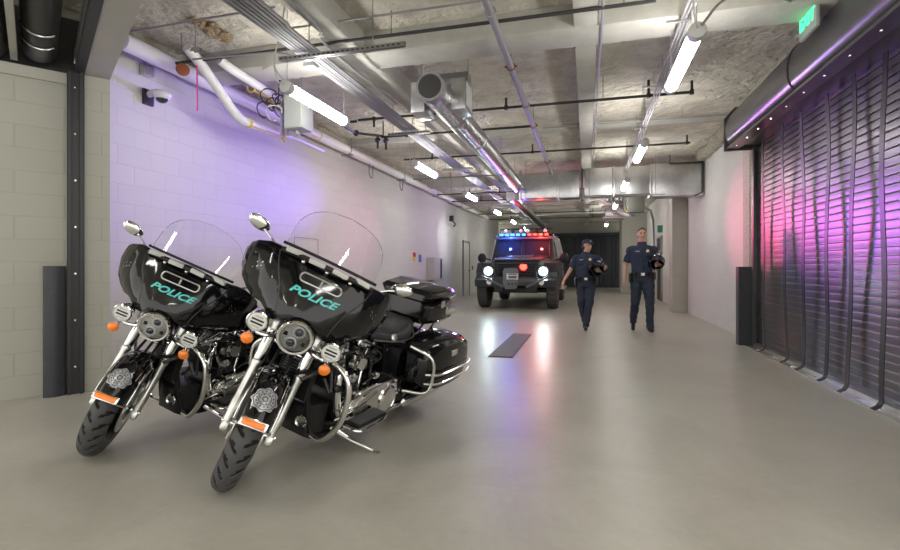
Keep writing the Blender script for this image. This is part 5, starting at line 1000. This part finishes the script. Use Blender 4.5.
# ------------------------------------------------------------------ two officers walking toward the camera
def officer(nm, label, loc, H, rz, J, cap=False, stout=1.0, head_turn=0.0, female=False):
    """J: joints in fractions of H: x (to image right), y (away), z"""
    t = thing('person', label, 'person', loc, rz)
    def P(k): return Vector(J[k]) * H
    h = H / 1.8
    # body (skin)
    b = MB()
    hc = P('head'); nk = P('neck'); ch = P('chest'); pv = P('pelvis')
    HR = Matrix.Rotation(head_turn, 3, 'Z')
    def hp(x, y, z): return hc + HR @ (Vector((x, y, z)) * h)
    b.ell(hp(0, 0.008, 0.028), (0.074 * h, 0.092 * h, 0.092 * h), HR, 24, 16)
    b.ell(hp(0, -0.012, -0.045), (0.058 * h, 0.072 * h, 0.070 * h), HR, 20, 14)
    b.ell(hp(0, -0.040, -0.088), (0.034 * h, 0.034 * h, 0.026 * h), HR)
    b.cap(hp(0, -0.078, 0.018), 0.010 * h, hp(0, -0.099, -0.022), 0.016 * h)
    for s_ in (-1, 1):
        b.ell(hp(s_ * 0.034, -0.074, 0.030), (0.020 * h, 0.012 * h, 0.008 * h), HR)
        b.ell(hp(s_ * 0.040, -0.052, -0.020), (0.024 * h, 0.022 * h, 0.022 * h), HR)
        b.ell(hp(s_ * 0.076, 0.008, 0.0), (0.010 * h, 0.020 * h, 0.034 * h), HR)
    b.ell(hp(0, -0.079, -0.050), (0.026 * h, 0.012 * h, 0.009 * h), HR)
    b.cap(nk - Vector((0, 0, 0.05)) * h, 0.062 * h, hc - Vector((0, -0.015, 0.06)) * h, 0.055 * h)
    b.cap(pv, 0.10 * h, ch, 0.11 * h)
    for s_ in ('R', 'L'):
        b.cap(P('sh' + s_), 0.040 * h, P('el' + s_), 0.038 * h); b.cap(P('el' + s_), 0.040 * h, P('wr' + s_), 0.027 * h)
        b.cap(ch, 0.06 * h, P('sh' + s_) - Vector((0, 0, 0.008)) * h, 0.035 * h)
        b.cap(P('hip' + s_), 0.075 * h, P('kn' + s_), 0.05 * h); b.cap(P('kn' + s_), 0.05 * h, P('an' + s_), 0.035 * h)
        # hand: palm, four fingers, thumb
        wr = P('wr' + s_); d = (Vector(J['hd' + s_]) * H - wr).normalized(); side = Vector(J['hs' + s_]).normalized(); side = (side - d * side.dot(d)).normalized(); nn = d.cross(side)
        pc_ = wr + d * 0.045 * h
        b.cap(wr, 0.026 * h, pc_ + d * 0.03 * h, 0.030 * h)
        for q, (off, L_) in enumerate(((-0.030, 0.066), (-0.010, 0.078), (0.010, 0.073), (0.028, 0.055))):
            r0 = pc_ + d * 0.032 * h + side * off * h; c1 = r0 + (d * 0.85 + nn * J['cu' + s_] * 0.4).normalized() * L_ * 0.55 * h; c2 = c1 + (d * 0.5 + nn * J['cu' + s_]).normalized() * L_ * 0.55 * h
            b.cap(r0, 0.0125 * h, c1, 0.011 * h, 8); b.cap(c1, 0.011 * h, c2, 0.009 * h, 8)
        tb_ = pc_ - side * 0.028 * h - d * 0.01 * h; b.cap(tb_, 0.014 * h, tb_ - side * 0.030 * h + d * 0.035 * h + nn * J['cu' + s_] * 0.012 * h, 0.011 * h, 8)
    body = b.build('body', 'skin', t, remesh=0.0075)
    # shirt
    b = MB(); W = stout
    def ring(c, rx, ry, n=20): return [c + Vector((math.cos(2 * PI * k / n) * rx * h, math.sin(2 * PI * k / n) * ry * h, 0)) for k in range(n)]
    wz = P('pelvis') + Vector((0, 0, 0.05)) * h
    b.loft([ring(wz - Vector((0, 0, 0.03)) * h, 0.155 * W, 0.115 * W), ring(wz + Vector((0, 0, 0.10)) * h, 0.158 * W, 0.120 * W), ring(ch - Vector((0, 0, 0.08)) * h, 0.172 * W, 0.130 * W), ring(ch + Vector((0, 0, 0.04)) * h, 0.172 * W, 0.125), ring(nk - Vector((0, 0, 0.065)) * h, 0.125, 0.095), ring(nk - Vector((0, 0, 0.01)) * h, 0.070, 0.066)])
    if female:
        for s_ in (-1, 1): b.ell(ch + Vector((s_ * 0.07, -0.085, -0.03)) * h, (0.07 * h, 0.06 * h, 0.06 * h))
    for s_ in ('R', 'L'):
        e2 = P('sh' + s_).lerp(P('el' + s_), 0.80)
        b.cap(nk.lerp(P('sh' + s_), 0.35) - Vector((0, 0, 0.05)) * h, 0.055 * h, P('sh' + s_) - Vector((0, 0, 0.006)) * h, 0.060 * h); b.lathe(P('sh' + s_), P('el' + s_) - P('sh' + s_), [(0.060 * h, 0), (0.060 * h, 0.1 * h), (0.062 * h, (e2 - P('sh' + s_)).length)], 16)
    shirt = b.build('uniform_shirt', 'uniform', t, remesh=0.010, disp=0.012)
    b = MB(); b.loft([ring(nk - Vector((0, 0, 0.03)) * h, 0.078, 0.072), ring(nk + Vector((0, 0, 0.022)) * h, 0.066, 0.062)], cap=False); b.build('collar', 'uniform', shirt, solid=0.008)
    b = MB(); b.tube([ch + Vector((0, -0.138 * W, 0.10)) * h, ch + Vector((0, -0.142 * W, -0.05)) * h, wz + Vector((0, -0.126 * W, 0.02)) * h], 0.006, 6); b.build('button_placket', 'trouser', shirt)
    for k, (dx, m, nm2, sz) in enumerate(((0.080, 'gold', 'chest_badge', (0.045, 0.012, 0.055)), (-0.085, 'patch', 'name_tag', (0.065, 0.010, 0.018)))):
        b = MB(); b.ell(ch + Vector((dx, -0.128 * W, 0.045)) * h, tuple(v * h * 0.62 for v in sz)) if k == 0 else b.box(ch + Vector((dx, -0.130 * W, 0.045)) * h, tuple(v * h for v in sz), None, 0.003); b.build(nm2, m, shirt)
        b = MB(); b.box(ch + Vector((dx, -0.134 * W, -0.005)) * h, (0.085 * h, 0.012 * h, 0.07 * h), None, 0.005); b.build('chest_pocket', 'uniform', shirt)
    for s_, sx in (('R', -1), ('L', 1)):
        p = P('sh' + s_).lerp(P('el' + s_), 0.25); b = MB(); b.ell(p + Vector((sx * 0.056, -0.012, 0)) * h, (0.012 * h, 0.030 * h, 0.036 * h)); b.build('shoulder_patch', 'patch', shirt)
    # trousers
    b = MB(); b.loft([ring(wz, 0.158 * W, 0.120 * W), ring(pv - Vector((0, 0, 0.02)) * h, 0.172 * W, 0.130 * W), ring(pv - Vector((0, 0, 0.09)) * h, 0.165 * W, 0.120 * W)])
    for s_ in ('R', 'L'):
        b.cap(P('hip' + s_), 0.102 * h * W, P('kn' + s_), 0.076 * h); b.cap(P('kn' + s_), 0.076 * h, P('an' + s_) + Vector((0, 0, 0.015)) * h, 0.058 * h)
    b.build('trousers', 'trouser', t, remesh=0.011, disp=0.016)
    # belt and gear
    b = MB(); q = [ring(wz + Vector((0, 0, z_)) * h, (0.166) * W, (0.128) * W, 28) for z_ in (-0.025, 0.028)]; b.loft(q, cap=False); belt = b.build('duty_belt', 'belt', t, solid=0.014)
    b = MB(); b.box(wz + Vector((0, -0.138 * W, 0)) * h, (0.06 * h, 0.015 * h, 0.048 * h), None, 0.006); b.build('belt_buckle', 'silver', belt)
    for ang, sz, dz in ((205, (0.05, 0.06, 0.16), -0.06), (-25, (0.05, 0.06, 0.13), -0.03), (-55, (0.05, 0.035, 0.08), 0), (235, (0.045, 0.035, 0.08), 0), (-75 + 330, (0.04, 0.03, 0.07), 0)):
        a = R(ang); b = MB(); b.box(wz + Vector((math.cos(a) * 0.185 * W, math.sin(a) * 0.148 * W, dz)) * h, tuple(v * h for v in sz), Matrix.Rotation(a, 3, 'Z'), 0.010); b.build('belt_pouch', 'belt', belt)
    # boots
    for s_ in ('R', 'L'):
        an = P('an' + s_); d = Vector(J['ft' + s_]).normalized()
        b = MB(); b.cap(an + Vector((0, 0, 0.07)) * h, 0.050 * h, an, 0.046 * h); b.cap(an + Vector((0, 0.0, -0.025)) * h + d * -0.03 * h, 0.042 * h, an + Vector((0, 0, -0.028)) * h + d * 0.13 * h, 0.036 * h)
        bo = b.build('boot', 'shoe', t, remesh=0.009)
    # hair / cap / eyes
    b = MB()
    b.ell(hp(0, 0.020, 0.048), (0.078 * h, 0.092 * h, 0.082 * h), HR, 24, 16); b.ell(hp(0, 0.045, 0.0), (0.074 * h, 0.066 * h, 0.085 * h), HR, 20, 14)
    hr = b.build('hair', 'hair', t, remesh=0.009)
    if female: b = MB(); b.ell(hp(0, 0.10, -0.02), (0.04 * h, 0.04 * h, 0.04 * h)); b.build('hair_bun', 'hair', hr)
    if cap:
        b = MB(); b.lathe(hp(0, 0.005, 0.045), (0, 0, 1), [(0.088 * h, 0), (0.090 * h, 0.025 * h), (0.082 * h, 0.055 * h), (0.055 * h, 0.078 * h), (0.001, 0.086 * h)], 24); cp = b.build('cap', 'uniform', t)
        b = MB(); fw = HR @ Vector((0, -1, 0)); rt_ = HR @ Vector((1, 0, 0)); c0 = hp(0, -0.055, 0.050)
        b.prism([c0 + rt_ * x * h + fw * y * h + Vector((0, 0, -abs(x) * 0.3)) * h for x, y in ((-0.075, 0), (-0.070, 0.045), (-0.035, 0.078), (0, 0.086), (0.035, 0.078), (0.070, 0.045), (0.075, 0))], (0, 0, 0.006)); b.build('cap_brim', 'uniform', cp)
        b = MB(); b.ell(hp(0, -0.083, 0.082), (0.020 * h, 0.006 * h, 0.012 * h), HR); b.build('cap_badge', 'silver', cp)
    for s_ in (-1, 1):
        b = MB(); b.ell(hp(s_ * 0.031, -0.079, 0.014), (0.012 * h, 0.006 * h, 0.006 * h), HR); b.build('eye', 'eye', t)
        b = MB(); b.cap(hp(s_ * 0.018, -0.088, 0.034), 0.005 * h, hp(s_ * 0.048, -0.078, 0.034), 0.004 * h); b.build('eyebrow', 'hair', t)
    if not female: b = MB(); b.cap(hp(-0.024, -0.089, -0.040), 0.006 * h, hp(0.024, -0.089, -0.040), 0.006 * h); b.build('moustache', 'hair', t)
    return t
def helmet(loc, rot, label, s=1.0):
    t = thing('motorcycle_helmet', label, 'helmet', loc); t.rotation_euler = rot
    b = MB(); N, Mv = 32, 18
    def f(u, v):
        a = u * 2 * PI; e = R(88) - v * (R(88) + R(28) * (0.25 if math.sin(a) < -0.2 else 1.0)); return Vector((math.cos(a) * math.cos(e) * 0.125, math.sin(a) * math.cos(e) * 0.150, math.sin(e) * 0.135)) * s
    b.grid(f, N, Mv); b.build('shell', 'paint', t, solid=0.012, smooth=60)
    b = MB(); 
    for q in (-0.035, 0.035): b.tube([Vector((q * (1 + 0.2 * math.sin(a)), -math.cos(a) * 0.152, math.sin(a) * 0.139)) * s for a in [R(30 + 12 * k) for k in range(11)]], 0.010 * s, 6)
    b.build('white_stripe', 'white', t)
    b = MB(); b.grid(lambda u, v: Vector((math.sin((u - .5) * 2.2) * 0.131, -math.cos((u - .5) * 2.2) * 0.158, 0.025 - 0.075 * v)) * s, 16, 4); b.build('visor', 'truckglass', t, solid=0.004)
    b = MB(); b.tube([Vector((-0.10, 0.02, -0.04)) * s, Vector((-0.06, 0, -0.15)) * s, Vector((0.06, 0, -0.15)) * s, Vector((0.10, 0.02, -0.04)) * s], 0.007, 6, sm=4); b.build('chin_strap', 'belt', t)
    return t
# taller officer on the right
HM = 1.87
JM = dict(head=(0.0, -0.01, 0.930), neck=(0, 0.005, 0.850), chest=(0, 0, 0.745), pelvis=(0, 0, 0.525),
    shR=(-0.106, 0.005, 0.795), elR=(-0.150, 0.030, 0.635), wrR=(-0.160, -0.010, 0.505), hdR=(-0.160, -0.03, 0.45), hsR=(0, -1, 0), cuR=-0.7,
    shL=(0.106, 0.005, 0.795), elL=(0.175, 0.035, 0.655), wrL=(0.150, -0.085, 0.640), hdL=(0.100, -0.125, 0.640), hsL=(0, 0, -1), cuL=0.9,
    hipR=(-0.050, 0, 0.505), knR=(-0.060, 0.000, 0.290), anR=(-0.070, 0.130, 0.075), ftR=(-0.1, -1, -0.75),
    hipL=(0.050, 0, 0.505), knL=(0.062, -0.055, 0.285), anL=(0.068, -0.045, 0.043), ftL=(0.15, -1, 0))
pm = officer('m', 'tall bare-headed person in navy police uniform walking with a black helmet under one arm', (0.955, 9.60, 0), HM, 0, JM, stout=1.12)
hm = helmet((0.955 + 0.215, 9.60 - 0.23, 1.245), (R(-25), R(25), R(15)), 'black motorcycle helmet under the arm of the tall bare-headed officer')
# shorter officer in a cap
HW = 1.68
JW = dict(head=(0.015, -0.01, 0.925), neck=(0.0, 0.005, 0.845), chest=(0, 0, 0.745), pelvis=(0, 0, 0.535),
    shR=(-0.108, 0.005, 0.793), elR=(-0.165, 0.005, 0.660), wrR=(-0.230, -0.03, 0.545), hdR=(-0.250, -0.04, 0.49), hsR=(0.3, -1, 0), cuR=-0.7,
    shL=(0.108, 0.005, 0.793), elL=(0.205, 0.030, 0.690), wrL=(0.150, -0.095, 0.645), hdL=(0.100, -0.135, 0.660), hsL=(0, 0, -1), cuL=0.9,
    hipR=(-0.050, 0, 0.515), knR=(-0.045, 0.010, 0.290), anR=(-0.015, 0.165, 0.085), ftR=(0, -1, -0.8),
    hipL=(0.050, 0, 0.515), knL=(0.035, -0.050, 0.285), anL=(0.0, -0.045, 0.045), ftL=(0.0, -1, 0))
pw = officer('w', 'shorter person in a dark cap and navy police uniform walking beside the truck', (-0.02, 9.50, 0), HW, 0, JW, cap=True, stout=1.12, head_turn=R(48), female=True)
hw_ = helmet((-0.02 + 0.175, 9.50 - 0.235, 1.125), (R(-35), R(35), R(30)), 'black motorcycle helmet with pale stripes held by the officer in the cap')
